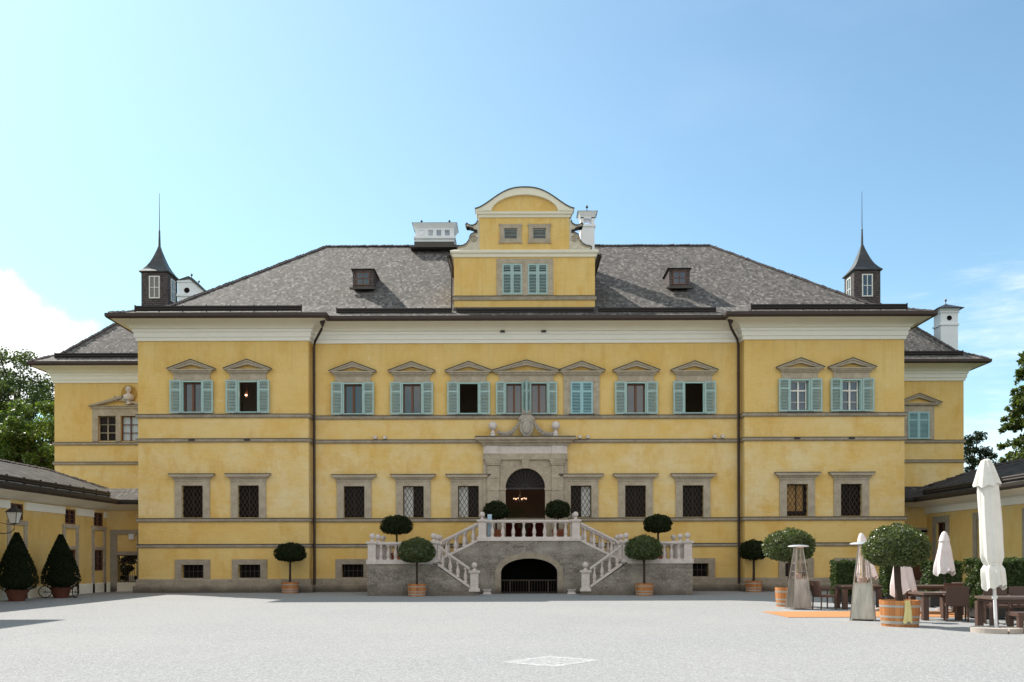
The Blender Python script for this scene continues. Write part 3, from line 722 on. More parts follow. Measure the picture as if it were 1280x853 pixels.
for i in range(6):
    a = i*math.pi/3+.2; m.tube([(chx, chy, chz-.05), (chx+.2*math.cos(a), chy+.2*math.sin(a), chz-.10), (chx+.32*math.cos(a), chy+.32*math.sin(a), chz)], .012, 6)
m.tube([(chx, chy, chz-.1), (chx, chy, 6.5)], .012, 6); add('chandelier', m, M['rust_iron'], dr)
m = MB()
for i in range(6):
    a = i*math.pi/3+.2; m.lathe([(.02, 0), (.035, .04), (.0, .09)], (chx+.32*math.cos(a), chy+.32*math.sin(a), chz), 6)
add('bulb', m, M['bulb'], dr)
def lamp(name, loc, e):
    l = bpy.data.lights.new(name, 'POINT'); l.energy = e; l.color = (1, .70, .46); l.shadow_soft_size = .12
    o = bpy.data.objects.new(name, l); COL.objects.link(o); o.location = loc
lamp('chandelier_light', (chx, chy, chz+.25), 12); lamp('lantern_light', (fx(311, PY)-.34, PY+.75, UP[0]+1.0), 4)
for x, y, s in ((.0, 3.4, 1.0), (1.35, 4.0, 1.2), (1.75, 2.6, .9)):
    m = MB().box(x-.45*s, x+.45*s, y-.25, y+.25, 2.4, 2.4+.75); m.box(x-.3*s, x+.3*s, y+.2, y+.28, 2.4, 2.4+1.15)
    add('hall_chair', m, M['darkred'], dr)

# ---- roof
RE = .97
exL, exR, eyP, eyC = XL-RE, XR+RE, PY-RE, -RE
eL, eR = PIL+RE, PIR-RE                      # where the projecting eaves end
def main_z(Y): # front slope of main roof at columns of the bays
    return 13.2+(Y+.97)/1.77*.8 if Y < .8 else 14.0+(Y-.8)/7.2*5.35
RX0, RX1, RY, RZ = -10.5, 11.24, 8.0, 19.35
rm = MB()
def hip(k):   # hip corner positions at front for ring y
    Y = [eyP, eyC, .8, RY][k]; t = (Y-eyP)/(RY-eyP); return exL+(RX0-exL)*t, exR+(RX1-exR)*t, Y, [13.0, 13.2, 14.0, RZ][k]
rings = [hip(k) for k in range(4)]
# front slope
cols = [eL-1.1, eL, eL+.02, eR-.02, eR, eR+1.1]
def row(k):
    a, b, Y, z = rings[k]
    return [(a, Y, z)]+[(c, Y, z) for c in cols]+[(b, Y, z)]
r1, r2, r3 = row(1), row(2), row(3)
r1[3] = (cols[2], eyC, 13.0); r1[4] = (cols[3], eyC, 13.0); r1[2] = (cols[1], eyC, 13.0); r1[5] = (cols[4], eyC, 13.0)
r3 = [(RX0, RY, RZ)]*1+[(max(RX0, min(RX1, c)), RY, RZ) for c in cols]+[(RX1, RY, RZ)]
def lay(A, B):
    for i in range(len(A)-1):
        q = [A[i], A[i+1], B[i+1], B[i]]
        if (Vector(B[i])-Vector(B[i+1])).length < 1e-4: q = q[:3]
        rm.add(q, [tuple(range(len(q)))])
lay(r1, r2); lay(r2, r3)
for s, (a, b) in enumerate(((exL, eL), (eR, exR))):
    ax, bx, Y1, z1 = rings[1]
    if s == 0: rm.add([(exL, eyP, 13.0), (eL, eyP, 13.0), r1[2], r1[1], r1[0]], [(0, 1, 2, 3, 4)])
    else: rm.add([(eR, eyP, 13.0), (exR, eyP, 13.0), r1[7], r1[6], r1[5]], [(0, 1, 2, 3, 4)])
# sides and back
YB = 17.5
def bring(k):
    a, b, Y, z = rings[k]; t = (Y-eyP)/(RY-eyP); return a, b, YB+(RY-YB)*t, z
for k in range(3):
    a0, b0_, Y0, z0_ = rings[k]; a1, b1_, Y1, z1_ = rings[k+1]; _, _, B0, _ = bring(k); _, _, B1, _ = bring(k+1)
    rm.add([(a0, B0, z0_), (a0, Y0, z0_), (a1, Y1, z1_), (a1, B1, z1_)], [(0, 1, 2, 3)])
    rm.add([(b0_, Y0, z0_), (b0_, B0, z0_), (b1_, B1, z1_), (b1_, Y1, z1_)], [(0, 1, 2, 3)])
    rm.add([(b0_, B0, z0_), (a0, B0, z0_), (a1, B1, z1_), (b1_, B1, z1_)], [(0, 1, 2, 3)])
roof = add('roof', rm, M['shingle'], PAL)
# side block roofs
def side_roof(x0, x1):
    m = MB(); y0, y1 = BY-RE, 31; xc = (x0+x1)/2; hw = (x1-x0)/2
    R_ = [(0, 13.0), (1.25, 13.72), (hw, 18.0)]
    for (o0, z0), (o1, z1) in zip(R_[:-1], R_[1:]):
        a = [(x0+o0, y0+o0, z0), (x1-o0, y0+o0, z0), (x1-o1, y0+o1, z1), (x0+o1, y0+o1, z1)]; m.add(a, [(0, 1, 2, 3)])
        m.add([(x0+o0, y1-o0, z0), (x0+o0, y0+o0, z0), (x0+o1, y0+o1, z1), (x0+o1, y1-o1, z1)], [(0, 1, 2, 3)])
        m.add([(x1-o0, y0+o0, z0), (x1-o0, y1-o0, z0), (x1-o1, y1-o1, z1), (x1-o1, y0+o1, z1)], [(0, 1, 2, 3)])
    return m
TLX, TRX = -22.45, 22.4
add('roof', side_roof(BL-RE, 2*TLX-(BL-RE)), M['shingle'], PAL); add('roof', side_roof(2*TRX-(BR+RE), BR+RE), M['shingle'], PAL)
# ridge and hip caps: small overlapping boards
def caps(A, B, step=.22, wd=.13):
    m = MB(); A, B = Vector(A), Vector(B); n = int((B-A).length/step); d = (B-A).normalized()
    sd = d.cross(Vector((0, 0, 1))).normalized(); up = sd.cross(d)
    for i in range(n):
        p = A+(B-A)*((i+.5)/n)+up*(.02+random.uniform(-.012, .02))
        for s in (-1, 1): m.obox(p+sd*s*wd*.42, d*step*.62+up*.014, sd*wd*.5-up*s*wd*.30, up*.014)
    return m
hm = MB()
segs = [((RX0, RY, RZ), (RX1, RY, RZ))]
for s in (0, 1):
    for k in range(3): segs.append(((rings[k][s], rings[k][2], rings[k][3]), (rings[k+1][s], rings[k+1][2], rings[k+1][3])))
for xe, xc in ((BL-RE, TLX), (BR+RE, TRX)):
    sg = 1 if xc > xe else -1; hw = abs(xc-xe)
    segs += [((xe, BY-RE, 13.0), (xe+sg*1.25, BY-RE+1.25, 13.72)), ((xe+sg*1.25, BY-RE+1.25, 13.72), (xc, BY-RE+hw, 18.0)), ((xc, BY-RE+hw, 18.0), (xc, 27, 18.0))]
for a, b in segs:
    q = caps(a, b); hm.add(q.v, q.f)
add('ridge_caps', hm, M['shingle_wall'], PAL)
# snow guards
def guard(p0, p1):
    m = MB(); A, B = Vector(p0), Vector(p1); n = max(2, int((B-A).length/1.1))
    for dz in (-.02, .10): m.tube([A+Vector((0, .02, dz)), B+Vector((0, .02, dz))], .072, 6)
    for i in range(n+1):
        p = A.lerp(B, i/n); m.box(p.x-.02, p.x+.02, p.y-.03, p.y+.05, p.z-.12, p.z+.2)
    return m
for a, b, Y, z in ((exL+1.0, eL-1.2, -1.15, 13.24), (eR+1.2, exR-1.0, -1.15, 13.24), (eL+.35, -2.85, -.6, 13.25), (4.15, eR-.35, -.6, 13.25), (-2.6, 3.9, -.62, 13.22)):
    add('snow_guard', guard((a, Y+.15, z+.10), (b, Y+.15, z+.10)), M['guard'], PAL)
for a, b in ((BL-RE+1.2, XL-.05), (XR+.05, BR+RE-1.2)):
    add('snow_guard', guard((a, BY-.4, 13.44), (b, BY-.4, 13.44)), M['guard'], PAL)
# ---- central gable
GX0, GX1 = fx(568.5), fx(744.5); GC = .65
wz = (14.25, 15.73); WX = (fx(641), fx(673))
hg = [(c-.48, c+.48, *wz) for c in WX]
m = MB().wall(GX0, GX1, 13.2, 16.35, -.04, hg, .25)
UX0, UX1 = fx(600.5), fx(712.5); VX = (fx(639.3), fx(675.3))
m.wall(UX0, UX1, 16.35, 18.25, -.04, [(c-.32, c+.32, 16.9, 17.46) for c in VX], .2)
m.add([(GX0, -.04, 13.2), (GX0, 3.2, 13.2), (GX0, 3.2, 16.35), (GX0, -.04, 16.35)], [(3, 2, 1, 0)]); m.add([(GX1, -.04, 13.2), (GX1, 3.2, 13.2), (GX1, 3.2, 16.35), (GX1, -.04, 16.35)], [(0, 1, 2, 3)])
for X in (UX0, UX1): m.add([(X, -.04, 16.35), (X, .55, 16.35), (X, .55, 18.3), (X, -.04, 18.3)], [(0, 1, 2, 3)])
gable = add('gable', m, M['plaster'], PAL)
c = MB().molding([(GX0, 3), (GX0, -.04), (GX1, -.04), (GX1, 3)], [(0, 16.05), (.06, 16.06), (.08, 16.18), (.16, 16.24), (.18, 16.33), (.0, 16.42)]); add('cornice', c, M['cream'], gable)
c = MB().molding([(GX0, 3), (GX0, -.04), (GX1, -.04), (GX1, 3)], [(0, 13.98), (.06, 13.99), (.07, 14.16), (0, 14.18)]); add('string_course', c, M['plinth'], gable)
add('flashing', MB().molding([(GX0, 3), (GX0, -.04), (GX1, -.04), (GX1, 3)], [(.08, 14.17), (.085, 14.195), (0, 14.21)]), M['lead'], gable)
add('base_flashing', MB().molding([(GX0, 3), (GX0, -.04), (GX1, -.04), (GX1, 3)], [(.03, 13.0), (.05, 13.55), (.0, 13.66)]), M['lead'], gable)
# its window pair
xa, xb = WX[0]-.74, WX[1]+.74
m = MB().box(xa, WX[0]-.48, -.10, -.04, 14.2, 15.97).box(WX[1]+.48, xb, -.10, -.04, 14.2, 15.97).box(WX[0]+.48, WX[1]-.48, -.10, -.04, 14.2, 15.97)
m.box(WX[0]-.48, WX[0]+.48, -.10, -.04, 15.73, 15.97).box(WX[1]-.48, WX[1]+.48, -.10, -.04, 15.73, 15.97)
add('window_surround', m, M['stone'], gable)
me = shutter_mesh(.475, wz[1]-wz[0], M['shutter'])
for c in WX:
    add('shutter', me, None, gable, (c-.478, -.065, wz[0])); add('shutter', me, None, gable, (c+.003, -.065, wz[0]))
    add('pane', MB().box(c-.48, c+.48, .15, .17, *wz), M['black'], gable)
for c in VX:
    m = MB().frame(c-.52, c+.52, 16.73, 17.63, .2, -.10, -.04)
    for sx in (-1, 1):
        for sz in (16.71, 17.55): m.box(c+sx*.5-.06, c+sx*.5+.06, -.105, -.04, sz, sz+.1)
    vt = add('vent', m, M['stone'], gable)
    l = MB().frame(c-.32, c+.32, 16.93, 17.43, .04, .0, .05)
    for i in range(7): l.obox((c, .02, 16.98+i*.066), (.29, 0, 0), (0, .028, .02), (0, -.004, .006))
    add('louvre', l, M['louvre'], vt); add('backing', MB().box(c-.32, c+.32, .12, .14, 16.9, 17.46), M['black'], vt)
# cornice and arched pediment
c = MB().molding([(UX0, .5), (UX0, -.04), (UX1, -.04), (UX1, .5)], [(0, 17.95), (.05, 17.96), (.07, 18.06), (.14, 18.10), (.16, 18.20), (.0, 18.22)]); add('upper_cornice', c, M['cream'], gable)
def arch_out(n=40):
    pts = []
    for i in range(n+1):
        u = -1+2*i/n; x = u*2.36
        t = abs(u)
        z = 18.32+1.02*(0.5*(1+math.cos(math.pi*min(1, t)**1.25)))**.80
        pts.append((GC+x, z))
    return pts
def arch_in(n=40):
    pts = []
    for i in range(n+1):
        u = -1+2*i/n; x = u*1.62; pts.append((GC+x, 18.21+.80*math.sqrt(max(0, 1-u*u))**1.15))
    return pts
m = MB().strip(arch_in(), arch_out(), -.20, .50)
for s in (-1, 1): m.prism([(GC+s*1.62, 18.22), (GC+s*2.36, 18.32), (GC+s*2.30, 18.22)], -.20, .5)
add('arched_pediment', m, M['cream'], gable, smooth=False)
ao = arch_out(); add('arch_flashing', MB().strip(ao, [(GC+(x-GC)*1.012, z+.045) for x, z in ao], -.24, .55), M['lead'], gable)
add('tympanum', MB().prism([(GC+1.64, 18.2)]+[p for p in arch_in()[::-1]]+[(GC-1.64, 18.2)], -.06, .4), M['plaster'], gable)
# scroll volutes
for s in (-1, 1):
    X0 = UX0 if s < 0 else UX1
    out = [(0, 16.42), (1.02, 16.42), (1.08, 16.50), (.98, 16.58), (.80, 16.60), (.62, 16.70), (.50, 16.86), (.46, 17.02), (.40, 17.14), (.24, 17.22), (.1, 17.22), (.1, 17.34), (.26, 17.36), (.28, 17.44), (.5, 17.5), (.62, 17.5), (.66, 17.6), (.58, 17.68), (.5, 17.62), (.42, 17.58), (.28, 17.58), (.14, 17.66), (.08, 17.82), (0, 17.9)]
    m = MB().prism([(X0+s*x, z) for x, z in out], -.02, .34); v = add('volute', m, M['volute'], gable)
    m = MB().tube([(X0+s*(.24+r*math.cos(a)), -.05, 16.98+r*math.sin(a)) for a, r in [(R(90-i*30), .19*(1-i/24)) for i in range(22)]], [.032-.0008*i for i in range(22)], 6)
    m.tube([(X0+s*x, -.04, z-.03) for x, z in out[3:10]], .03, 6)
    add('scroll', m, M['stone'], v, smooth=True)
    top = out[1:23]; add('volute_cap', MB().strip([(X0+s*x, z) for x, z in top], [(X0+s*(x+.03), z+.05) for x, z in top], -.06, .38), M['lead'], v)
# saddle roof behind the gable
m = MB(); e0, e1 = GX0-.28, GX1+.28
for s, X in ((-1, e0), (1, e1)):
    m.add([(X, .36, 16.30), (X, 4.4, 16.30), (GC, 6.4, 17.9), (GC, .36, 17.9)], [(0, 1, 2, 3)] if s > 0 else [(3, 2, 1, 0)])
m.add([(e0, .36, 16.3), (e1, .36, 16.3), (GC, .36, 17.9)], [(0, 1, 2)])
m.add([(e0, .36, 16.22), (e1, .36, 16.22), (e1, 4.4, 16.22), (e0, 4.4, 16.22)], [(3, 2, 1, 0)])
add('saddle_roof', m, M['shingle'], gable)
m = MB().box(e0-.08, e0+.02, .3, 3.6, 16.2, 16.32).box(e1-.02, e1+.08, .3, 3.6, 16.2, 16.32)
m.tube([(e0, .4, 16.2), (GX0-.12, .1, 15.6), (GX0-.12, -.02, 13.3)], .04, 8); add('side_gutter', m, M['gutter'], gable)
add('parapet_back', MB().box(UX0+.02, UX1-.02, .40, .52, 16.4, 18.25), M['plaster'], gable)
# ---- small roof dormers
def dormer(x):
    m = MB().box(-.52, .52, 0, 2.2, 0, .93); d = add('dormer', m, M['shingle_wall'], PAL, (x, 2.1, 15.24))
    m = MB(); a, y0, y1, z = .61, -.14, 2.4, .93
    m.add([(-a, y0, z), (a, y0, z), (a, y1, z), (-a, y1, z), (-.0, y0+.45, z+.28), (.0, y1, z+.28)], [(0, 1, 4), (1, 2, 5, 4), (3, 0, 4, 5), (3, 2, 1, 0)])
    add('dormer_roof', m, M['shingle'], d)
    add('dormer_frame', MB().frame(-.34, .34, .12, .80, .045, -.04, .0).box(-.02, .02, -.03, 0, .12, .8).box(-.32, .32, -.03, 0, .44, .475), M['wood_sash'], d)
    add('pane', MB().box(-.33, .33, -.012, -.004, .13, .79), M['glass'], d)
    add('dormer_sill', MB().box(-.66, .66, -.1, .05, -.08, .0), M['lead'], d)
dormer(fx(454.5, 2.05)); dormer(fx(850.5, 2.05))
# ---- chimneys
def finial(m, x, y, z, h=.3): m.lathe([(.05, 0), (.05, .06), (.02, .09), (.02, h*.5), (.07, h*.65), (.07, h*.75), (.01, h)], (x, y, z), 8)
m = MB(); x0, x1 = fx(521.5, 8.2), fx(569.5, 8.2); y0, y1 = 7.6, 8.9
m.box(x0, x1, y0, y1, 18.6, 19.63); m.box(x0-.08, x1+.08, y0-.08, y1+.08, 19.63, 19.76)
n = 4; wd = (x1-x0-.3)/n
for a, b in ((y0, y0+.2), (y1-.2, y1)):
    m.box(x0, x1, a, b, 19.76, 19.82)
    for i in range(n+1): m.box(x0 if i == 0 else x0+.15+i*wd-.1, x1 if i == n else x0+.15+i*wd+.1, a, b, 19.82, 20.14)
    m.box(x0, x1, a, b, 20.14, 20.23)
m.tbox(((x0+x1)/2, (y0+y1)/2), ((x1-x0)/2, .65), ((x1-x0)/2+.16, .8), 20.23, 20.50)
ch = add('chimney', m, M['chimney'], PAL)
m = MB().tbox(((x0+x1)/2, (y0+y1)/2), ((x1-x0)/2+.18, .82), ((x1-x0)/2-.2, .1), 20.50, 20.66); finial(m, x0+.3, 8.2, 20.63); finial(m, x1-.3, 8.2, 20.63); add('chimney_cap', m, M['copper'], ch)
add('chimney_base', MB().box(x0-.02, x1+.02, 7.2, 7.7, 18.9, 19.34).box(x0-.2, x1+.35, 6.75, 7.65, 18.88, 18.97), M['lead'], ch)
Yc = 4.4; m = MB(); x0, x1 = fx(726, Yc), fx(743.5, Yc); xc = (x0+x1)/2; hd = .36
m.box(x0, x1, Yc-hd, Yc+hd, 16.0, 19.00); m.box(x0-.05, x1+.05, Yc-hd-.05, Yc+hd+.05, 19.00, 19.11)
for a, b in ((x0, x0+.17), (x1-.17, x1)): m.box(a, b, Yc-hd, Yc+hd, 19.11, 19.50)
m.box(x0, x1, Yc-hd, Yc+hd, 19.44, 19.52); m.tbox((xc, Yc), ((x1-x0)/2, hd), ((x1-x0)/2+.13, hd+.13), 19.52, 19.78); ch = add('chimney', m, M['chimney'], PAL)
m = MB().tbox((xc, Yc), ((x1-x0)/2+.16, hd+.16), (.05, .05), 19.78, 19.94); finial(m, xc, Yc, 19.90, .38); add('chimney_cap', m, M['copper'], ch)
def small_chimney(x, y, zt, w_, tall):
    m = MB().box(x-w_, x+w_, y-.45, y+.45, zt-tall, zt-1.0).box(x-w_-.06, x+w_+.06, y-.51, y+.51, zt-1.0, zt-.9).box(x-w_, x+w_, y-.45, y+.45, zt-.9, zt-.25)
    m.box(x-w_-.06, x+w_+.06, y-.51, y+.51, zt-.25, zt-.15); m.tbox((x, y), (w_, .45), (w_+.1, .55), zt-.15, zt); ch = add('chimney', m, M['chimney'], PAL)
    m = MB().tbox((x, y), (w_+.28, .75), (.04, .04), zt, zt+.38); finial(m, x, y, zt+.34, .4); add('chimney_cap', m, M['copper'], ch)
    m = MB(); m.lathe([(.15, 0), (.15, .02)], (0, 0, 0), 14); m.v = [(x+a, y-.452-c, zt-.56+b) for a, b, c in m.v]; add('smoke_hole', m, M['black'], ch)
small_chimney(fx(1183, 11.5), 11.5, fz(390, 11.5), .52, 5.0)
# gabled small chimney at the left
yc = 13.5; xl, xr = fx(227, yc), fx(254, yc)
m = MB().prism([(xl, fz(385, yc)), (xr+.5, fz(385, yc)), (xr+.35, fz(366, yc)), (fx(241, yc), fz(351, yc)), (xl, fz(353, yc))], yc-.5, yc+.5)
ch = add('chimney', m, M['chimney'], PAL)
m = MB().prism([(xl-.12, fz(353, yc)), (fx(240.5, yc), fz(347.6, yc)), (fx(246, yc), fz(350.5, yc)), (fx(262, yc), fz(366, yc)), (fx(260, yc), fz(366.6, yc)), (fx(241, yc), fz(351, yc))], yc-.58, yc+.58); finial(m, fx(240.5, yc), yc, fz(349, yc), .42); finial(m, fx(249.5, yc), yc, fz(356, yc), .34); add('chimney_cap', m, M['copper'], ch)
add('moulding', MB().box(xl-.07, xr+.6, yc-.57, yc+.57, fz(372.5, yc), fz(369.5, yc)).box(xl-.05, xr-.35, yc-.55, yc+.55, fz(355, yc), fz(353, yc)), M['chimney'], ch)
m = MB().lathe([(.17, 0), (.17, .02)], (0, 0, 0), 14); m.v = [(fx(238, yc)+a, yc-.502-c, fz(365, yc)+b) for a, b, c in m.v]; add('smoke_hole', m, M['black'], ch)
# ---- roof turrets
def turret(x):
    y = 14.35; hw = .83; z0, z1 = 16.9, 19.75
    t = add('turret', MB().box(-hw, hw, -hw, hw, z0, z1), M['shingle_wall'], PAL, (x, y, 0))
    m = MB()
    prof = [(.93, 19.66), (.95, 19.72), (.77, 19.90), (.60, 20.14), (.45, 20.42), (.32, 20.74), (.21, 21.06), (.12, 21.34), (.075, 21.52)]
    for i in range(len(prof)-1): m.tbox((0, 0), (prof[i][0],)*2, (prof[i+1][0],)*2, prof[i][1], prof[i+1][1])
    add('turret_roof', m, M['copper'], t)
    m = MB().tube([(0, 0, 21.4), (0, 0, 22.55), (0, 0, 22.6), (0, 0, 24.95)], [.085, .05, .028, .012], 8); add('spire', m, M['copper'], t)
    for k in range(4):
        a = k*math.pi/2
        f = add('turret_window', MB().frame(-.34, .34, 18.0, 19.42, .07, -.045, .0).box(-.025, .025, -.035, 0, 18.0, 19.4).box(-.3, .3, -.03, 0, 18.68, 18.72), M['white_paint'], t, (hw*math.sin(a), -hw*math.cos(a), 0), a)
        add('pane', MB().box(-.3, .3, -.015, -.004, 18.05, 19.4), M['glass'], t, (hw*math.sin(a), -hw*math.cos(a), 0), a)
turret(TLX); turret(TRX)
# ---- windows of the set-back blocks
cL = sum(SBL)/2+.05
m = MB(); z0, z1 = 8.52, 10.0
for a, b in ((SBL[0]-.85, SBL[0]-.52), (SBL[0]+.52, SBL[1]-.52), (SBL[1]+.52, SBL[1]+.85)): m.box(a, b, BY-.07, BY, z0-.02, z1+.42)
for c in SBL: m.box(c-.52, c+.52, BY-.07, BY, z1, z1+.42)
m.box(SBL[0]-.9, SBL[1]+.9, BY-.13, BY, z1+.42, z1+.55)
rt = add('window', m, M['stone'], PAL)
A = (SBL[0]-1.05, 10.57); B = (SBL[0]+.95, 11.15)
m = MB().prism([A, B, (B[0], B[1]-.2), (A[0]+.25, A[1]-.03)], BY-.22, BY); m.prism([A, (A[0], A[1]-.02), (SBL[1]+1.0, 10.55), (SBL[1]+1.0, 10.60)], BY-.2, BY)
m.prism([(A[0], A[1]), (B[0], B[1]), (B[0], B[1]-.16), (A[0]+.1, A[1]-.02)][::-1], BY-.26, BY-.22); A2 = 2*cL-A[0]; B2 = 2*cL-B[0]
m.prism([(A2, A[1]), (B2, B[1]), (B2, B[1]-.2), (A2-.25, A[1]-.03)], BY-.22, BY)
add('broken_pediment', m, M['stone'], rt)
for i, c in enumerate(SBL):
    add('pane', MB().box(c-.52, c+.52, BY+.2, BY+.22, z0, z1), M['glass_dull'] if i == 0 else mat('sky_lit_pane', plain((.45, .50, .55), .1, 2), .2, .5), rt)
    f = MB().frame(c-.52, c+.52, z0, z1, .05, BY+.1, BY+.16); f.box(c-.03, c+.03, BY+.1, BY+.16, z0, z1)
    for q in (.5, .98): f.box(c-.5, c+.5, BY+.11, BY+.15, z0+q-.02, z0+q+.02)
    add('sash', f, M['stone'] if i == 0 else M['wood_sash'], rt)
add('lattice', lattice(SBL[0]-.5, SBL[0]+.5, z0+.98, z1, BY+.08, .14, 1.0, .008), M['rust_iron'], rt)
bx, bz = fx(162, BY), 10.62
m = MB().lathe([(.46, 0), (.46, .02)], (0, 0, 0), 24); m.v = [(bx+a, BY-.02-c, 11.28+b*1.15) for a, b, c in m.v]; niche = add('bust_roundel', m, mat('ochre_roundel', plain((.48, .29, .08), .1, 4), .9, .1), PAL)
m = MB().lathe([(.18, 0), (.20, .05), (.13, .10), (.11, .20), (.14, .24)], (bx, BY-.2, bz), 14)
m.lathe([(.10, .24), (.30, .30), (.36, .42), (.34, .55), (.22, .64), (.10, .68), (.10, .74), (.15, .80), (.19, .92), (.18, 1.03), (.12, 1.12), (.03, 1.15)], (bx, BY-.2, bz), 18)
m.tbox((bx, BY-.38), (.03, .04), (.015, .02), bz+.86, bz+.98)
m.v = [(bx+.05+(x-bx)*.86, BY-.2+(y-BY+.2)*.86, bz+.02+(z-bz)*.93) for x, y, z in m.v]
add('bust', m, M['marble'], niche, smooth=True)
m = MB().box(SBR-.92, SBR-.62, BY-.07, BY, 8.5, 10.45).box(SBR+.62, SBR+.92, BY-.07, BY, 8.5, 10.45).box(SBR-.62, SBR+.62, BY-.07, BY, 10.1, 10.45); rt = add('window', m, M['stone'], PAL)
add('pediment', pediment_mesh(1.3, 10.58, 11.15), None, rt, (SBR, BY, 0)); add('flashing', lead_mesh(1.3, 10.58, 11.15), None, rt, (SBR, BY, 0))
me = shutter_mesh(.62, 1.58, M['shutter_blue']); add('shutter', me, None, rt, (SBR-.62, BY-.09, 8.52)); add('shutter', me, None, rt, (SBR+.003, BY-.09, 8.52))
add('pane', MB().box(SBR-.62, SBR+.62, BY+.15, BY+.17, 8.52, 10.1), M['black'], rt)

# ------------------------------------------------------------------ staircase
ST = thing('double_staircase', 'grey stone double flight staircase with white balustrades before the portal', 'staircase', (.77, -2.85, 0))
SX = .77; YF, YM, YK = -4.7-(-2.85), 0.0, -1.0+2.85; YW = 2.62     # local y (origin on the landing wall plane)
PO, PI_, LE, LH, ZP, ZL = 6.98, 4.17, 2.26, 2.28, 1.36, 2.39
m = MB()
inner = [(1.27, 0)]+[(1.27, .75)]+[(1.27*math.cos(a), .95+.64*math.sin(a)) for a in [math.pi*i/20 for i in range(21)]]+[(-1.27, .75), (-1.27, 0)]
inner = [p for i, p in enumerate(inner) if i == 0 or p != inner[i-1]]
def clampo(x, z):
    return (x, z)
outer = []
for x, z in inner:
    if z < .95 or abs(z-.95) < 1e-6: outer.append((LH if x > 0 else -LH, z))
    else:
        a = math.atan2(z-.95, x); k = min(LH/max(1e-6, abs(math.cos(a))), (ZL-.95)/max(1e-6, math.sin(a))); outer.append((k*math.cos(a), .95+k*math.sin(a)))
for sx in (-1, 1):
    k = min(range(len(outer)), key=lambda i: abs(outer[i][0]-sx*LH)+abs(outer[i][1]-ZL)); outer[k] = (sx*LH, ZL)
m.strip(inner, outer, YM, YM+.35)
m.box(-LH, -1.6, YM+.352, YW, 0, ZL-.02).box(1.6, LH, YM+.352, YW, 0, ZL-.02).box(-1.6, 1.6, YM+.352, YW, 2.0, ZL-.02)
for s in (-1, 1):
    a, b = sorted((s*PI_, s*PO)); m.box(a, b, YF, YK, 0, ZP)
    m.prism([(s*PI_, 0), (s*PI_, ZP), (s*(LE+.1), .15), (s*(LE-.06), .15), (s*(LE-.06), 0)], YF, YF+.3)
    m.prism([(s*(PI_-.003), 0), (s*(PI_-.003), ZP+.02), (s*(LH+.003), ZL-.02), (s*(LH+.003), 0)], YM, YM+.3)
    m.prism([(s*(PI_-.003), 0), (s*(PI_-.003), ZP+.02), (s*(LH+.003), ZL-.02), (s*(LH+.003), 0)], YK-.3, YK)
    n = 8
    for i in range(n):
        xa = PI_-(i)*(PI_-LE)/n; xb = PI_-(i+1)*(PI_-LE)/n; p, q = sorted((s*xa, s*xb)); m.box(p, q, YF+.302, YM-.003, 0, ZP*(1-(i+1)/(n+1)))
    for i in range(6):
        xa = PI_-i*(PI_-LH)/6; xb = PI_-(i+1)*(PI_-LH)/6; p, q = sorted((s*xa, s*xb)); m.box(p+.003, q-.003, YM+.302, YK-.302, 0, ZP+(ZL-ZP)*(i+1)/7)
add('masonry', m, M['rubble'], ST)
m = MB(); arcn = [(1.27*math.cos(a), .95+.64*math.sin(a)) for a in [math.pi*i/20 for i in range(21)]]
m.strip(arcn, [(x*1.2, .95+(z-.95)*1.4) for x, z in arcn], YM-.025, YM+.05); m.box(-1.53, -1.27, YM-.025, YM+.05, 0, .95).box(1.27, 1.53, YM-.025, YM+.05, 0, .95)
add('arch_voussoirs', m, M['plinth'], ST)
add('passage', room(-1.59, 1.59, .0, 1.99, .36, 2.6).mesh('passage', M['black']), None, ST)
m = MB().box(-1.27, 1.27, .17, .21, .58, .63).box(-1.27, 1.27, .17, .21, .04, .08)
for x in (-.86, 0, .86): m.box(x-.03, x+.03, .16, .22, 0, .62)
for i in range(21): m.box(-1.24+i*.124-.008, -1.24+i*.124+.008, .18, .20, .05, .6)
add('iron_gate', m, M['rust_iron'], ST)
# marble: stringers/coping, rails, posts, balusters
ME['baluster'] = MB().box(-.075, .075, -.075, .075, 0, .06).lathe([(.055, .06), (.06, .09), (.085, .17), (.09, .23), (.07, .32), (.045, .44), (.04, .52), (.06, .56), (.055, .58)], (0, 0, 0), 10).box(-.07, .07, -.07, .07, .58, .64).mesh('baluster', M['marble'], True)
pm = MB().box(-.23, .23, -.23, .23, 0, .13).box(-.17, .17, -.17, .17, .13, .78).box(-.20, .20, -.20, .20, .78, .82).box(-.24, .24, -.24, .24, .82, .90)
ME['post'] = pm.mesh('newel_post', M['marble'])
ME['ball'] = MB().lathe([(.11, 0), (.12, .03), (.06, .06), (.05, .10), (.08, .12)]+[(.125*math.sin(a), .235-.125*math.cos(a)) for a in [R(25+i*15.5) for i in range(11)]], (0, 0, 0), 16).mesh('ball_finial', M['marble'], True)
def post(x, y, z):
    o = add('newel_post', ME['post'], None, ST, (x, y, z)); add('ball_finial', ME['ball'], None, o, (0, 0, .90))
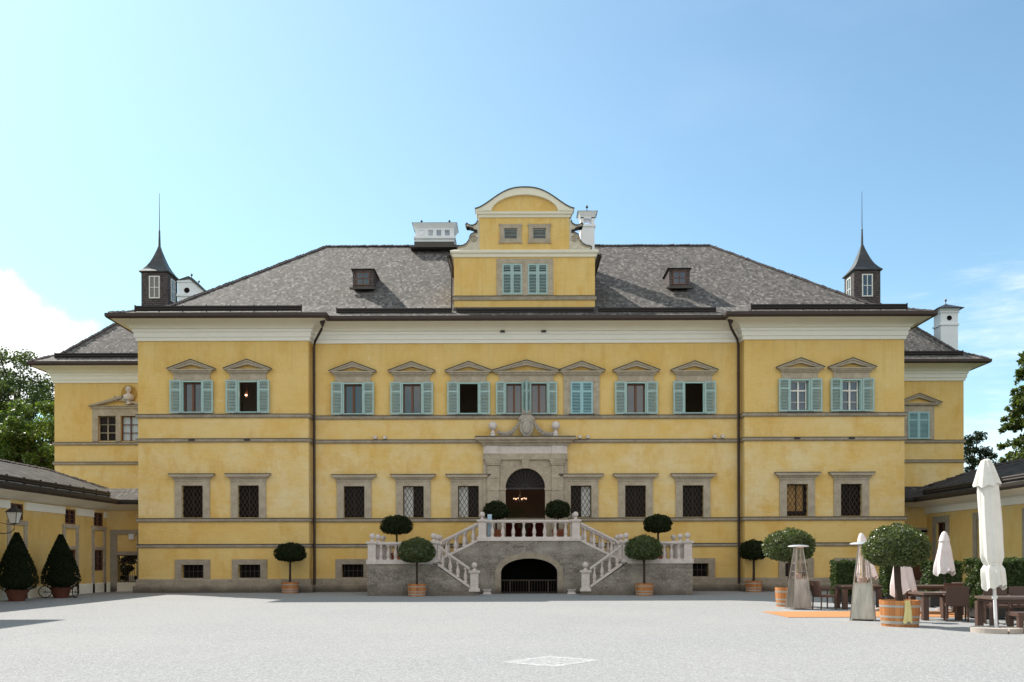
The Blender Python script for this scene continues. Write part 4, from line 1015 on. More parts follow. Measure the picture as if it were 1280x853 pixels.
def railing(A, B, n, clip=.2):
    A, B = Vector(A), Vector(B); d = B-A; dl = Vector((d.x, d.y, 0)).length
    ux = Vector((d.x, d.y, 0)).normalized(); uy = Vector((-ux.y, ux.x, 0))
    m = MB()
    for h0, h1, wd in ((0, .12, .17), (.76, .80, .12), (.80, .88, .16)):
        vs = []
        for t in (A+ux*clip+d*(clip/dl)-ux*clip, B-d*(clip/dl)):
            for sgn in (-1, 1):
                for h in (h0, h1): vs.append(t+uy*sgn*wd+Vector((0, 0, h)))
        m.add(vs, [(0, 1, 3, 2), (4, 6, 7, 5), (0, 4, 5, 1), (2, 3, 7, 6), (1, 5, 7, 3), (0, 2, 6, 4)])
    add('handrail', m, M['marble'], ST)
    for i in range(n):
        p = A+d*((clip+.02+(dl-2*clip-.04)*(i+.5)/n)/dl); add('baluster', ME['baluster'], None, ST, (p.x, p.y, p.z+.12))
yf, ym, yk = YF+.17, YM+.17, YK-.17
m = MB()
for s in (-1, 1):
    a, b = sorted((s*(PI_-.0), s*(PO+.05)))
    m.box(a, b, YF-.05, YK+.05, ZP, ZP+.07)
m.box(-LH-.04, LH+.04, YM-.05, YW, ZL-.018, ZL+.05)
add('coping', m, M['marble'], ST)
for s in (-1, 1):
    xo, xi = s*(PO-.19), s*(PI_-.02); z = ZP+.07
    post(xo, yf, z); post(xi, yf, z); post(xo, yk, z); post(xo, (yf+yk)/2, z); post(xi, yk, z); post(xi, ym, z)
    railing((xo, yf, z), (xi, yf, z), 7); railing((xo, yf, z), (xo, (yf+yk)/2, z), 4); railing((xo, (yf+yk)/2, z), (xo, yk, z), 4); railing((xo, yk, z), (xi, yk, z), 7)
    post(s*(LE+.13), yf, .17); railing((xi, yf, z), (s*(LE+.13), yf, .17), 4)
    post(s*(LH-.17), ym, ZL+.05); post(s*(LH-.17), yk, ZL+.05)
    railing((xi, ym, z), (s*(LH-.17), ym, ZL+.05), 4); railing((xi, yk, z), (s*(LH-.17), yk, ZL+.05), 4)
    railing((s*(LH-.17), yk, ZL+.05), (s*(LH-.17), YW-.1, ZL+.05), 2)
    add('wheel_guard_stone', MB().tbox((s*1.88, -.35), (.2, .2), (.13, .13), 0, .12).tbox((s*1.88, -.35), (.15, .15), (.2, .2), .12, .22), M['marble'], ST)
railing((-LH+.17, ym, ZL+.05), (LH-.17, ym, ZL+.05), 8)

# ------------------------------------------------------------------ low courtyard wings
def wing(s, label):
    W_ = thing('courtyard_wing', label, 'building', (0, 0, 0))
    Xw = 20.0 if s < 0 else 20.44
    Xp = XL if s < 0 else XR
    rotz = R(90) if s < 0 else -R(90); orig = (s*Xw, 0, 0)
    # local u: left wing +Y, right wing -Y
    def U(y): return y if s < 0 else -y
    ww = MB(); ys = [.25, -2.55, -7.0, -11.5, -16, -20.5, -25] if s < 0 else [-.45, -4.3, -8.2, -12.5, -17, -21.5]
    hs = []
    for y in ys:
        if s < 0: hs += [(U(y)-.48, U(y)+.48, 3.2, 3.86), (U(y)-.48, U(y)+.48, 1.05, 2.05)]
        else: hs += [(U(y)-.5, U(y)+.5, .15, 3.25)]
    u0, u1 = sorted((U(-34), U(1.1)))
    ww.wall(u0, u1, 0, 4.2, 0, hs, .25)
    wo = add('wall', ww, M['plaster'], W_, orig, rotz)
    for y in ys:
        u = U(y)
        if s < 0:
            m = MB()
            m.box(u-.72, u-.5, -.06, 0, 0, 3.0).box(u+.5, u+.72, -.06, 0, 0, 3.0).box(u-.74, u+.74, -.08, 0, 3.0, 3.18).box(u-.5, u+.5, -.06, 0, 2.07, 2.2)
            rt = add('window', m, M['stone'], W_, orig, rotz)
            for z0, z1 in ((3.2, 3.86), (1.05, 2.05)):
                f = MB().frame(u-.48, u+.48, z0, z1, .06, .0, .08); f.box(u-.03, u+.03, .0, .08, z0, z1)
                for q in range(1, 3): f.box(u-.45, u+.45, .02, .06, z0+(z1-z0)*q/3-.015, z0+(z1-z0)*q/3+.015)
                add('sash', f, M['wood_sash'], rt); add('pane', MB().box(u-.48, u+.48, .1, .12, z0, z1), M['glass'], rt)
            add('band', MB().box(u+.60, u+2.2 if y != .25 else u+.84, -.07, 0, 3.62, 3.95) if y != .25 else MB().box(u+.6, u+.84, -.07, 0, 3.62, 3.95), M['white_plaster'], W_, orig, rotz)
        else:
            m = MB().box(u-.80, u-.5, -.07, 0, 0, 3.55).box(u+.5, u+.80, -.07, 0, 0, 3.55).box(u-.5, u+.5, -.07, 0, 3.25, 3.55)
            rt = add('window', m, M['plinth'], W_, orig, rotz)
            add('pane', MB().box(u-.5, u+.5, .14, .16, .15, 3.25), M['glass_dull'], rt)
            add('sash', MB().frame(u-.5, u+.5, .15, 3.25, .06, .08, .13).box(u-.02, u+.02, .08, .13, .15, 3.2).box(u-.5, u+.5, .08, .13, 2.3, 2.36), M['wood_sash'], rt)
    if s < 0:
        # bands between the windows
        q = sorted(ys)
        for a, b in zip(q[:-1], q[1:]):
            add('band', MB().box(a+.58, b-.58, -.075, 0, 3.625, 3.945), M['white_plaster'], W_, orig, rotz)
        top = [(0, 3.99), (.10, 4.0), (.3, 4.08), (.6, 4.2), (1.0, 4.27)]
    else:
        add('band', MB().molding([(20.44, 1.1), (20.44, -34)], [(0, 3.72), (.08, 3.73), (.10, 3.98), (.16, 4.02), (.2, 4.05)]), M['white_plaster'], W_)
        top = [(.15, 4.05), (.3, 4.10), (.6, 4.2), (1.05, 4.27)]
    # end wall up to the palace with a doorway
    a, b = sorted((s*Xw, Xp)); dc = fx(159.5, 1.1) if s < 0 else fx(1146, 1.1)
    dw = .50; dh = 1.80 if s < 0 else 2.75
    ew = MB().wall(a, b, 0, 4.2, 1.1, [(dc-dw, dc+dw, .02, dh)], .3); add('end_wall', ew, M['plaster'], W_)
    m = MB().box(dc-dw-.32, dc-dw, 1.02, 1.1, 0, 3.05).box(dc+dw, dc+dw+.2, 1.02, 1.1, 0, 3.05).box(dc-dw, dc+dw, 1.02, 1.1, 2.82, 3.05).box(dc-dw, dc+dw, 1.02, 1.1, dh, dh+.18)
    dr = add('doorway', m, M['plinth'], W_)
    if s < 0:
        gm = MB().frame(dc-dw, dc+dw, .05, dh, .035, 1.2, 1.24)
        for i in range(9): gm.box(dc-dw+.1*(i+1)-.008, dc-dw+.1*(i+1)+.008, 1.21, 1.23, .05, dh-.35)
        q = lattice(dc-dw, dc+dw, dh-.38, dh, 1.22, .2, 1.0, .012); gm.add(q.v, q.f); gm.box(dc-dw, dc+dw, 1.2, 1.24, dh-.4, dh-.36)
        add('gate', gm, M['rust_iron'], dr)
        lm = MB().box(dc+.1, dc+.36, .98, 1.08, 2.58, 2.84); add('gate_lamp', lm, M['white_metal'], W_)
        add('doorstep', MB().box(dc-dw, dc+dw, .95, 1.5, 0, .05), M['marble'], dr)
    else:
        add('door_leaf', MB().box(dc-dw, dc+dw, 1.3, 1.34, .02, dh).frame(dc-dw, dc+dw, .02, dh, .08, 1.26, 1.3), M['wood_sash'], dr)
    # eaves, gutter, roof
    pth = [(s*Xw, -34), (s*Xw, 1.1), (Xp, 1.1)] if s < 0 else [(Xp, 1.1), (s*Xw, 1.1), (s*Xw, -34)]
    add('eave_cove', MB().molding(pth, top), M['cream'], W_, smooth=True)
    add('gutter', MB().molding(pth, [(.98, 4.27), (1.04, 4.24), (1.12, 4.26), (1.16, 4.34), (1.16, 4.46), (1.08, 4.46), (1.04, 4.4)]), M['guard'], W_)
    ex = Xw-1.05; rx = 23.0 if s < 0 else 23.5; ez, rz = 4.44, 6.05; yk = 1.1-1.05
    m = MB()
    def q4(*p): m.add([(s*a_, b_, c_) for a_, b_, c_ in p], [(0, 1, 2, 3)] if s > 0 else [(3, 2, 1, 0)])
    q4((ex, -34, ez), (ex, 5.3, ez), (rx, 1.1, rz), (rx, -34, rz))
    q4((rx, -34, rz), (rx, 1.1, rz), (2*rx-ex, 5.3, ez), (2*rx-ex, -34, ez))
    m.add([(s*ex, 5.3, ez), (s*(2*rx-ex), 5.3, ez), (s*rx, 1.1, rz)], [(0, 1, 2)])
    m.add([(s*(ex+.0), yk, ez+.01), (Xp, yk, ez+.01), (Xp, 2.6, 5.2), (s*(ex+2.0), 2.6, 5.2)], [(0, 1, 2, 3)])
    add('roof', m, M['shingle_shaded'], W_)
    cp = caps((s*rx, -34, rz), (s*rx, 1.1, rz)); q = caps((s*rx, 1.1, rz), (s*ex, 5.3, ez)); cp.add(q.v, q.f); add('ridge_caps', cp, M['shingle_wall'], W_)
    sg = MB()
    for dz, dx in ((.22, .35), (.32, .35)): sg.tube([(s*(ex+dx), -34, ez+dz), (s*(ex+dx), -.1, ez+dz)], .065, 6)
    for i in range(28): sg.box(s*(ex+.35)-.03, s*(ex+.35)+.05, -34+i*1.25-.02, -34+i*1.25+.02, ez+.1, ez+.42)
    add('snow_guard', sg, M['guard'], W_)
    add('plinth', MB().molding(pth if s > 0 else pth, [(.06, 0), (.06, .42), (0, .46)]), M['cream'] if s < 0 else M['plinth'], W_)
    # back and outer walls so that the wing is a closed building
    xo = 2*rx-Xw
    add('outer_wall', MB().add([(s*xo, -34, 0), (s*xo, 5, 0), (s*xo, 5, 4.4), (s*xo, -34, 4.4)], [(0, 1, 2, 3)]).add([(s*Xw, -34, 0), (s*xo, -34, 0), (s*xo, -34, 4.4), (s*rx, -34, 6), (s*Xw, -34, 4.4)], [(0, 1, 2, 3, 4)]), M['plaster'], W_)
def unseen_pavilion(W_):  # unseen taller end block, added for the ground shadow it casts at left
    x0, x1, y0, y1, z0, z1 = -27.5, -19.98, -34.02, -14.3, 4.0, 9.3
    m = MB()
    for a, b in (((x0, y0), (x1, y0)), ((x1, y0), (x1, y1)), ((x1, y1), (x0, y1)), ((x0, y1), (x0, y0))): m.add([(*a, z0), (*b, z0), (*b, z1), (*a, z1)], [(0, 1, 2, 3)])
    p = add('unseen_pavilion', m, M['plaster'], W_)
    e = .95; c = [(x0-e, y0-e), (x1+e, y0-e), (x1+e, y1+e), (x0-e, y1+e)]; m = MB()
    m.add([(*q, z1) for q in c]+[(*q, z1+.2) for q in c], [(3, 2, 1, 0)]+[(i, (i+1) % 4, 4+(i+1) % 4, 4+i) for i in range(4)]); add('eaves', m, M['cream'], p)
    xm = (x0+x1)/2; m = MB(); m.add([(*q, z1+.202) for q in c]+[(xm, y0+3.5, 11.6), (xm, y1-3.5, 11.6)], [(0, 1, 4), (1, 2, 5, 4), (2, 3, 5), (3, 0, 4, 5)]); add('roof', m, M['shingle_shaded'], p)
    for y in (-16.5, -20, -23.5, -27, -30.5):
        f = add('window', MB().box(-.75, .75, -.07, 0, 5.9, 6.1).box(-.75, -.5, -.07, 0, 6.1, 7.9).box(.5, .75, -.07, 0, 6.1, 7.9).box(-.75, .75, -.07, 0, 7.9, 8.15), M['stone'], p, (x1, y, 0), R(90)); add('pane', MB().box(-.5, .5, -.02, -.005, 6.1, 7.9), M['glass'], f)
wing(-1, 'low yellow wing with small tall windows and wall lantern, left of the palace')
unseen_pavilion([o for o in bpy.data.objects if o.name.startswith('courtyard_wing')][0])
wing(1, 'low yellow wing behind the cafe umbrellas, right of the palace')

# ------------------------------------------------------------------ foliage
def leaf_cloud(P, Nrm, size, name, mt, flat=.6, lng=1.6, base=None):
    """many small pointed leaf faces at points P, roughly facing Nrm"""
    P = np.asarray(P); Nrm = np.asarray(Nrm); n = len(P)
    d = Nrm*flat+rng.normal(size=(n, 3))*(1-flat); d /= np.linalg.norm(d, axis=1)[:, None]
    t = np.cross(d, rng.normal(size=(n, 3))); t /= np.linalg.norm(t, axis=1)[:, None]
    b = np.cross(d, t); sz = size*(0.65+.7*rng.random(n))[:, None]
    V = np.stack([P-t*sz*lng/2, P+b*sz*.42, P+t*sz*lng/2, P-b*sz*.42], 1).reshape(-1, 3)
    v0 = np.zeros((0, 3)); f0 = []
    if base: v0 = np.array(base.v); f0 = base.f
    V = np.concatenate([v0, V]); o = len(v0)
    F = f0+[(o+4*i, o+4*i+1, o+4*i+2, o+4*i+3) for i in range(n)]
    me = bpy.data.meshes.new(name); me.from_pydata(V.tolist(), [], F); me.materials.append(mt); return me
def ball_pts(n, rx, up, dn, shell=.22, lump=.05):
    q = rng.normal(size=(n, 3)); q /= np.linalg.norm(q, axis=1)[:, None]
    nr = q.copy()
    z = q[:, 2]; zz = np.where(z > 0, np.abs(z)**.9*up, -np.abs(z)**.75*dn)
    rr = np.sqrt(np.maximum(0, 1-q[:, 2]**2)); k = np.where(z < 0, rr**.72/np.maximum(rr, 1e-3), 1)
    p = np.stack([q[:, 0]*rx*k, q[:, 1]*rx*k, zz], 1)
    lum = 1+lump*(np.sin(q[:, 0]*7+1)*np.cos(q[:, 2]*6)+np.sin(q[:, 1]*9+2))*.7
    cl = rng.normal(size=(160, 3)); cl /= np.linalg.norm(cl, axis=1)[:, None]
    dd = (q@cl.T).max(1); lum = lum*(1-.07*np.clip((1-dd)/.02, 0, 1.6))
    f = (1-shell*rng.random(n)**1.6)*lum*(1+.02*rng.normal(size=n)); return p*f[:, None], nr
def core(rx, up, dn, f=.86, seg=20):
    m = MB(); pr = []
    for i in range(13):
        z = -1+2*i/12; r = math.sqrt(max(0, 1-z*z)); 
        if z < 0: r = r**.72 if r > 0 else 0
        pr.append((max(.002, r*rx*f), (abs(z)**.9*up if z > 0 else -abs(z)**.75*dn)*f))
    m.lathe(pr, (0, 0, 0), seg); return m
def ball_crown(rx, up, dn, n, size, mt, name='crown'):
    P, Nr = ball_pts(n, rx, up, dn); return leaf_cloud(P, Nr, size, name, mt, .42, 1.7, core(rx, up, dn, .80))
def tub_meshes(r, h):
    a = MB().lathe([(r*.90, 0), (r*.97, h*.5), (r, h), (r*.92, h), (r*.90, h-.06), (.01, h-.06)], (0, 0, 0), 28).mesh('tub', M['tub'], True)
    hp = MB()
    for z0, z1 in ((.10, .22), (.34, .42), (.74, .83)):
        ra = r*(.90+.10*z0)+.008; rb = r*(.90+.10*z1)+.008; hp.lathe([(ra, h*z0), (rb, h*z1)], (0, 0, 0), 28, False)
    hp2 = hp.mesh('hoop', M['hoop'], True); so = MB().lathe([(r*.89, h-.055), (.01, h-.03)], (0, 0, 0), 20, False).mesh('soil', M['soil'], True)
    return a, hp2, so
def pot_meshes(r, h):
    a = MB().lathe([(r*.72, 0), (r*.9, h*.8), (r*1.0, h*.8), (r*1.02, h), (r*.9, h), (r*.86, h-.05), (.01, h-.05)], (0, 0, 0), 24).mesh('pot', M['terracotta'], True)
    return a, None, None
def topiary(label, x, y, z, potm, poth, trunk_h, tr, crown_me, crown_z, lean=0, group=None, name='potted_topiary_tree'):
    t = thing(name, label, 'topiary', (x, y, z), random.uniform(0, 6), group)
    p = add(potm[0].name.split('.')[0], potm[0], None, t)
    if potm[1]: add('hoop', potm[1], None, p)
    if potm[2]: add('soil', potm[2], None, p)
    m = MB().tube([(0, 0, poth-.08), (lean*.4, .01, poth+trunk_h*.5), (lean, 0, crown_z)], [tr*1.15, tr*.95, tr*.9], 8)
    for i in range(5):
        a = i*1.26; m.tube([(lean, 0, crown_z-.15), (lean+.22*math.cos(a), .22*math.sin(a), crown_z+.12)], [tr*.6, tr*.3], 6)
    add('trunk', m, M['bark'], t, smooth=True)
    add('crown', crown_me, None, t, (lean, 0, crown_z)); return t
TUB_S = tub_meshes(.40, .52); TUB_M = tub_meshes(.47, .62); TUB_L = tub_meshes(.45, .60)
POT = pot_meshes(.30, .50)
CR_S = ball_crown(.80, .66, .42, 8000, .046, M['leaf_box'])
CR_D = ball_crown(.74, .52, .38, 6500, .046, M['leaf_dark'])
CR_M = ball_crown(.84, .60, .48, 9000, .044, M['leaf_box'])
CR_L = ball_crown(.745, .58, .42, 11000, .038, M['leaf_box'])
def wz_(py, px, Z): return EYE+(698-.0026*(px-640)-py)*Z/FPX
G = 'topiary trees in wooden tubs'
def at(px, Z): return (px-640)/FPX*Z, Z-CAMD
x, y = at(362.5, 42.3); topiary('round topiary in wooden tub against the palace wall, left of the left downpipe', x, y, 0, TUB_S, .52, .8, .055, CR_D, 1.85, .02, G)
x, y = at(521, 38.55); topiary('round topiary in orange tub before the left stair platform', x, y, 0, TUB_S, .45, .9, .05, CR_S, 1.85, .0, G)
x, y = at(805.5, 38.6); topiary('sun-speckled round topiary in orange tub before the right stair platform', x, y, 0, TUB_S, .45, .9, .055, CR_S, 1.93, .02, G)
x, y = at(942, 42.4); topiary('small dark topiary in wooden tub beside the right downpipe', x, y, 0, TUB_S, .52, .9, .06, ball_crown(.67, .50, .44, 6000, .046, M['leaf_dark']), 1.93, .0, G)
x, y = at(987, 29.8); topiary('sunlit broad round topiary in wooden tub behind the rear patio heater', x, y, 0, TUB_M, .62, .8, .06, CR_M, 1.95, -.02, G)
x, y = at(1124.5, 21.2); big = topiary('large round topiary in banded orange tub with yellow cloth, nearest the camera', x, y, 0, TUB_L, .60, .7, .085, CR_L, 1.79, -.085, G); big.rotation_euler.z = 0
# cloth hanging over the tub's rim
m = MB(); cx0 = -.03
rows = []
for i in range(9):
    tt = i/8; z = .61-.50*tt; rowp = []
    for j in range(7):
        u = (j/6-.5)*(.12+.09*tt)+.02*math.sin(tt*3); yy = -.46-.02*tt+.014*math.sin(j*2.1+tt*2); rowp.append((cx0+u+.0, yy+.012, z-.03*math.sin(j*1.3)*tt))
    rows.append(rowp)
for A, B in zip(rows[:-1], rows[1:]):
    for j in range(6): m.add([A[j], A[j+1], B[j+1], B[j], *[(p[0], p[1]-.012, p[2]) for p in (A[j], A[j+1], B[j+1], B[j])]], [(0, 1, 2, 3), (7, 6, 5, 4), (0, 4, 5, 1), (3, 2, 6, 7)])
o = add('cloth', m, M['yellow_cloth'], None, (big.location.x, big.location.y-.02, 0), 0); tag(o, 'crumpled pale yellow cloth hanging on the side of the large banded tub', 'cloth')
G2 = 'topiary trees standing on the staircase'
ZP_ = ZP+.0; ZL_ = ZL+.03
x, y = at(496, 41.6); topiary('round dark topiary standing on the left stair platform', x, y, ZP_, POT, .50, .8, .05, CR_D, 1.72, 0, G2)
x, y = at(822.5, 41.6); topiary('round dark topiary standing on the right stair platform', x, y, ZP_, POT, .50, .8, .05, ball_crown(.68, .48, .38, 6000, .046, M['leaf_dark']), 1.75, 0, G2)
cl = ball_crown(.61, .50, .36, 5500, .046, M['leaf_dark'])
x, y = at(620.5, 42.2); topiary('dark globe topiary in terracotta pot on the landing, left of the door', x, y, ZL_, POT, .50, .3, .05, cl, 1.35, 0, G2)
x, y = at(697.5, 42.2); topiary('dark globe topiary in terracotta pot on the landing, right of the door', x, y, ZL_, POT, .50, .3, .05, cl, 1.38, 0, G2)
# banner on the landing
x, y = at(612.2, 41.4)
t = thing('display_stand', 'narrow pale blue stand behind the landing balustrade', 'stand', (x, y, ZL+.05))
add('panel', MB().box(-.095, .095, -.03, .03, .05, 1.16), M['blue_board'], t); add('foot', MB().box(-.16, .16, -.14, .14, 0, .05), M['iron'], t)

# ---- cone yews in terracotta pots
def cone_pts(n, r, h):
    t = rng.random(n)**.75; t = 1-t*.98
    z = (1-t)*h; rad = np.interp(1-t, [0, .06, .14, .3, .5, .7, .85, 1], [.62, .90, 1., .92, .70, .45, .26, .06])*r
    a = rng.random(n)*6.283; k = (1-.16*rng.random(n)**1.6)*(1+.03*rng.normal(size=n))
    # even cover
    P = np.stack([rad*k*np.cos(a), rad*k*np.sin(a), z], 1); Nr = np.stack([np.cos(a), np.sin(a), .35+0*a], 1); return P, Nr
cm = MB().lathe([(.60*r_, z_) for r_, z_ in ((.55, .03), (.8, .12), (.98, .3), (.85, .6), (.64, 1.05), (.42, 1.5), (.2, 1.9), (.02, 2.2))], (0, 0, 0), 20)
P_, N_ = cone_pts(9000, .76, 2.25)
CONE = leaf_cloud(P_, N_, .048, 'crown', M['leaf_yew'], .5, 1.7, cm)
CPOT = MB().lathe([(.27, 0), (.38, .34), (.42, .34), (.43, .46), (.38, .46), (.36, .40), (.01, .40)], (0, 0, 0), 24).mesh('pot', M['terracotta_dark'], True)
for px_, Z, lb, wheels in ((21, 35.0, 'dark clipped yew cone in terracotta pot nearest the wall lantern', False), (76, 37.8, 'dark clipped yew cone in terracotta pot on a wheeled carrier', True)):
    x, y = at(px_, Z); t = thing('potted_cone_yew', lb, 'topiary', (x, y, 0), 0, 'clipped yew cones along the left wing')
    add('pot', CPOT, None, t); add('trunk', MB().tube([(0, 0, .35), (0, 0, 1.0)], .06, 8), M['bark'], t); add('crown', CONE, None, t, (0, 0, .42))
    if wheels:
        c = thing('plant_carrier', 'black two-wheeled plant carrier under the right-hand yew cone', 'trolley', (x, y, 0))
        add('axle', MB().tube([(-.72, -.05, .24), (.72, -.05, .24)], .015, 6).box(-.45, .45, .30, .34, .02, .06), M['iron'], c)
        for s in (-1, 1):
            m = MB().tube([(0, .25*math.cos(a), .26+.24*math.sin(a)) for a in [R(i*15) for i in range(25)]], .02, 6)
            for i in range(4): a = i*math.pi/4; m.tube([(0, .24*math.cos(a), .26+.24*math.sin(a)), (0, -.24*math.cos(a), .26-.24*math.sin(a))], .006, 5)
            add('wheel', m, M['iron'], c, (s*.62, -.05, 0), s*.9)

# ---- wall lantern on the left wing
lx, ly, lz = -19.08, at(17, 34.9)[1], 2.95
t = thing('wall_lantern', 'black wall lantern with milky panes on a curved bracket at left', 'lantern', (lx, ly, lz))
add('bracket', MB().tube([(-.92, 0, -.10), (-.5, 0, -.36), (-.15, 0, -.32), (0, 0, -.18), (0, 0, 0)], .018, 8).tube([(-.92, 0, .12), (-.5, 0, .06), (-.15, 0, -.02), (0, 0, -.02)], .012, 6).box(-.93, -.90, -.05, .05, -.3, .3), M['iron'], t, smooth=True)
m = MB().tbox((0, 0), (.05, .05), (.12, .12), 0, .04)
for a in (-1, 1):
    for b in (-1, 1): m.tube([(a*.12, b*.12, .04), (a*.20, b*.20, .46)], .012, 5)
m.tbox((0, 0), (.24, .24), (.22, .22), .46, .49); m.tbox((0, 0), (.22, .22), (.09, .09), .49, .63); m.tbox((0, 0), (.09, .09), (.05, .05), .63, .68); m.lathe([(.03, .68), (.045, .72), (.01, .78)], (0, 0, 0), 8)
add('cage', m, M['iron'], t); add('glass', MB().tbox((0, 0), (.11, .11), (.188, .188), .045, .455), M['lantern_glass'], t)

# ------------------------------------------------------------------ cafe terrace
# orange mat
g = MB(); x0, y0 = at(1000, 24.4); g.box(7.35, 13.4, -19.55, -17.0, .002, .014)
o = add('orange_mat', g, M['mat']); tag(o, 'flat orange mat lying on the gravel under the cafe tables', 'mat')
# worn marking on the gravel
Zm = 14.5
pts = [(-.16, 13.95), (.22, 14.45), (.62, 14.85), (1.38, 14.2), (.98, 13.75), (.66, 13.35), (.3, 13.55)]
def ringpoly(pts, k):
    cx = sum(p[0] for p in pts)/len(pts); cy = sum(p[1] for p in pts)/len(pts); return [(cx+(p[0]-cx)*k, cy+(p[1]-cy)*k) for p in pts]
m = MB(); A = pts; B = ringpoly(pts, .72); n = len(A)
for i in range(n):
    j = (i+1) % n; m.add([(A[i][0], A[i][1]-CAMD, .006), (A[j][0], A[j][1]-CAMD, .006), (B[j][0], B[j][1]-CAMD, .006), (B[i][0], B[i][1]-CAMD, .006)], [(0, 1, 2, 3)])
def b_flour(h):
    n = h.noise(14, 6, .75); f = h.ramp(n, [(.42, .05), (.60, .75)])
    h.col((.72, .72, .72)); tr = h.N.new('ShaderNodeBsdfTransparent'); mx = h.N.new('ShaderNodeMixShader'); out = [q for q in h.N if q.type == 'OUTPUT_MATERIAL'][0]
    h.L.new(f, mx.inputs[0]); h.L.new(tr.outputs[0], mx.inputs[1]); h.L.new(h.b.outputs[0], mx.inputs[2]); h.L.new(mx.outputs[0], out.inputs[0])
M['flour'] = mat('scattered_white_chalk', b_flour, .95, .1)
o = add('chalk_marking', m, M['flour']); o['kind'] = 'structure'
m = MB(); m.add([(p[0], p[1]-CAMD, .0045) for p in ringpoly(pts, .74)], [tuple(range(n))])
def b_flour2(h):
    n = h.noise(11, 6, .75); f = h.ramp(n, [(.44, .0), (.62, .62)])
    h.col((.70, .70, .70)); tr = h.N.new('ShaderNodeBsdfTransparent'); mx = h.N.new('ShaderNodeMixShader'); out = [q for q in h.N if q.type == 'OUTPUT_MATERIAL'][0]
    h.L.new(f, mx.inputs[0]); h.L.new(tr.outputs[0], mx.inputs[1]); h.L.new(h.b.outputs[0], mx.inputs[2]); h.L.new(mx.outputs[0], out.inputs[0])
o = add('chalk_dust', m, mat('thin_white_chalk', b_flour2, .95, .1)); o['kind'] = 'structure'

# patio heaters: tapering steel pyramid with a glass tube under a square hat
def heater_at(t, hot):
    hb, hm_, ht = .285, .205, .092; z1, z2 = .06, .92; zt = 1.93
    m = MB().tbox((0, 0), (hb, hb), (hm_+.0, hm_+.0), z1, z2); add('cabinet', m, M['steel'], t)
    m = MB()
    for a in (-1, 1):
        for b in (-1, 1):
            m.tube([(a*(hb+.005), b*(hb+.005), 0), (a*(hm_+.005), b*(hm_+.005), z2), (a*ht, b*ht, zt)], .016, 6)
    m.box(-hm_-.01, hm_+.01, -hm_-.01, hm_+.01, z2, z2+.03); m.box(-ht-.02, ht+.02, -ht-.02, ht+.02, zt-.04, zt)
    m.box(-hb-.015, hb+.015, -hb-.015, hb+.015, .035, .06)
    add('corner_posts', m, M['steel'], t)
    g = MB()
    for k in range(4):
        a = k*math.pi/2; ca, sa = math.cos(a), math.sin(a)
        for i in range(1, 6):
            f = -1+2*i/6
            p = (f*hm_, -hm_, z2+.03); q = (f*ht, -ht, zt-.04)
            g.tube([(p[0]*ca-p[1]*sa, p[0]*sa+p[1]*ca, p[2]), (q[0]*ca-q[1]*sa, q[0]*sa+q[1]*ca, q[2])], .005, 4)
        for j in range(1, 4):
            w = hm_+(ht-hm_)*j/4; z = z2+(zt-z2)*j/4
            g.tube([(-w*ca+w*sa, -w*sa-w*ca, z), (w*ca+w*sa, w*sa-w*ca, z)], .005, 4)
    add('guard', g, M['mesh_steel'], t)
    add('glass_tube', MB().lathe([(.065, z2+.03), (.065, zt-.05)], (0, 0, 0), 16, False), M['clear'], t, smooth=True)
    add('burner', MB().lathe([(.10, z2+.03), (.10, z2+.16), (.07, z2+.18)], (0, 0, 0), 14), M['flame_pipe'], t)
    add('hat', MB().lathe([(.05, zt+.01), (.24, zt+.012), (.315, zt-.005), (.32, zt+.012), (.29, zt+.035), (.2, zt+.055), (.02, zt+.065)], (0, 0, 0), 28), M['polished'], t, smooth=True)
for px_, Z, rz, lb in ((998, 28.2, R(8), 'steel pyramid patio heater before the broad round topiary'), (1078.5, 23.2, R(-24), 'steel pyramid patio heater beside the large banded tub')):
    x, y = at(px_, Z); t = thing('patio_heater', lb, 'patio heater', (x, y, 0), rz, 'pyramid patio heaters'); heater_at(t, False)

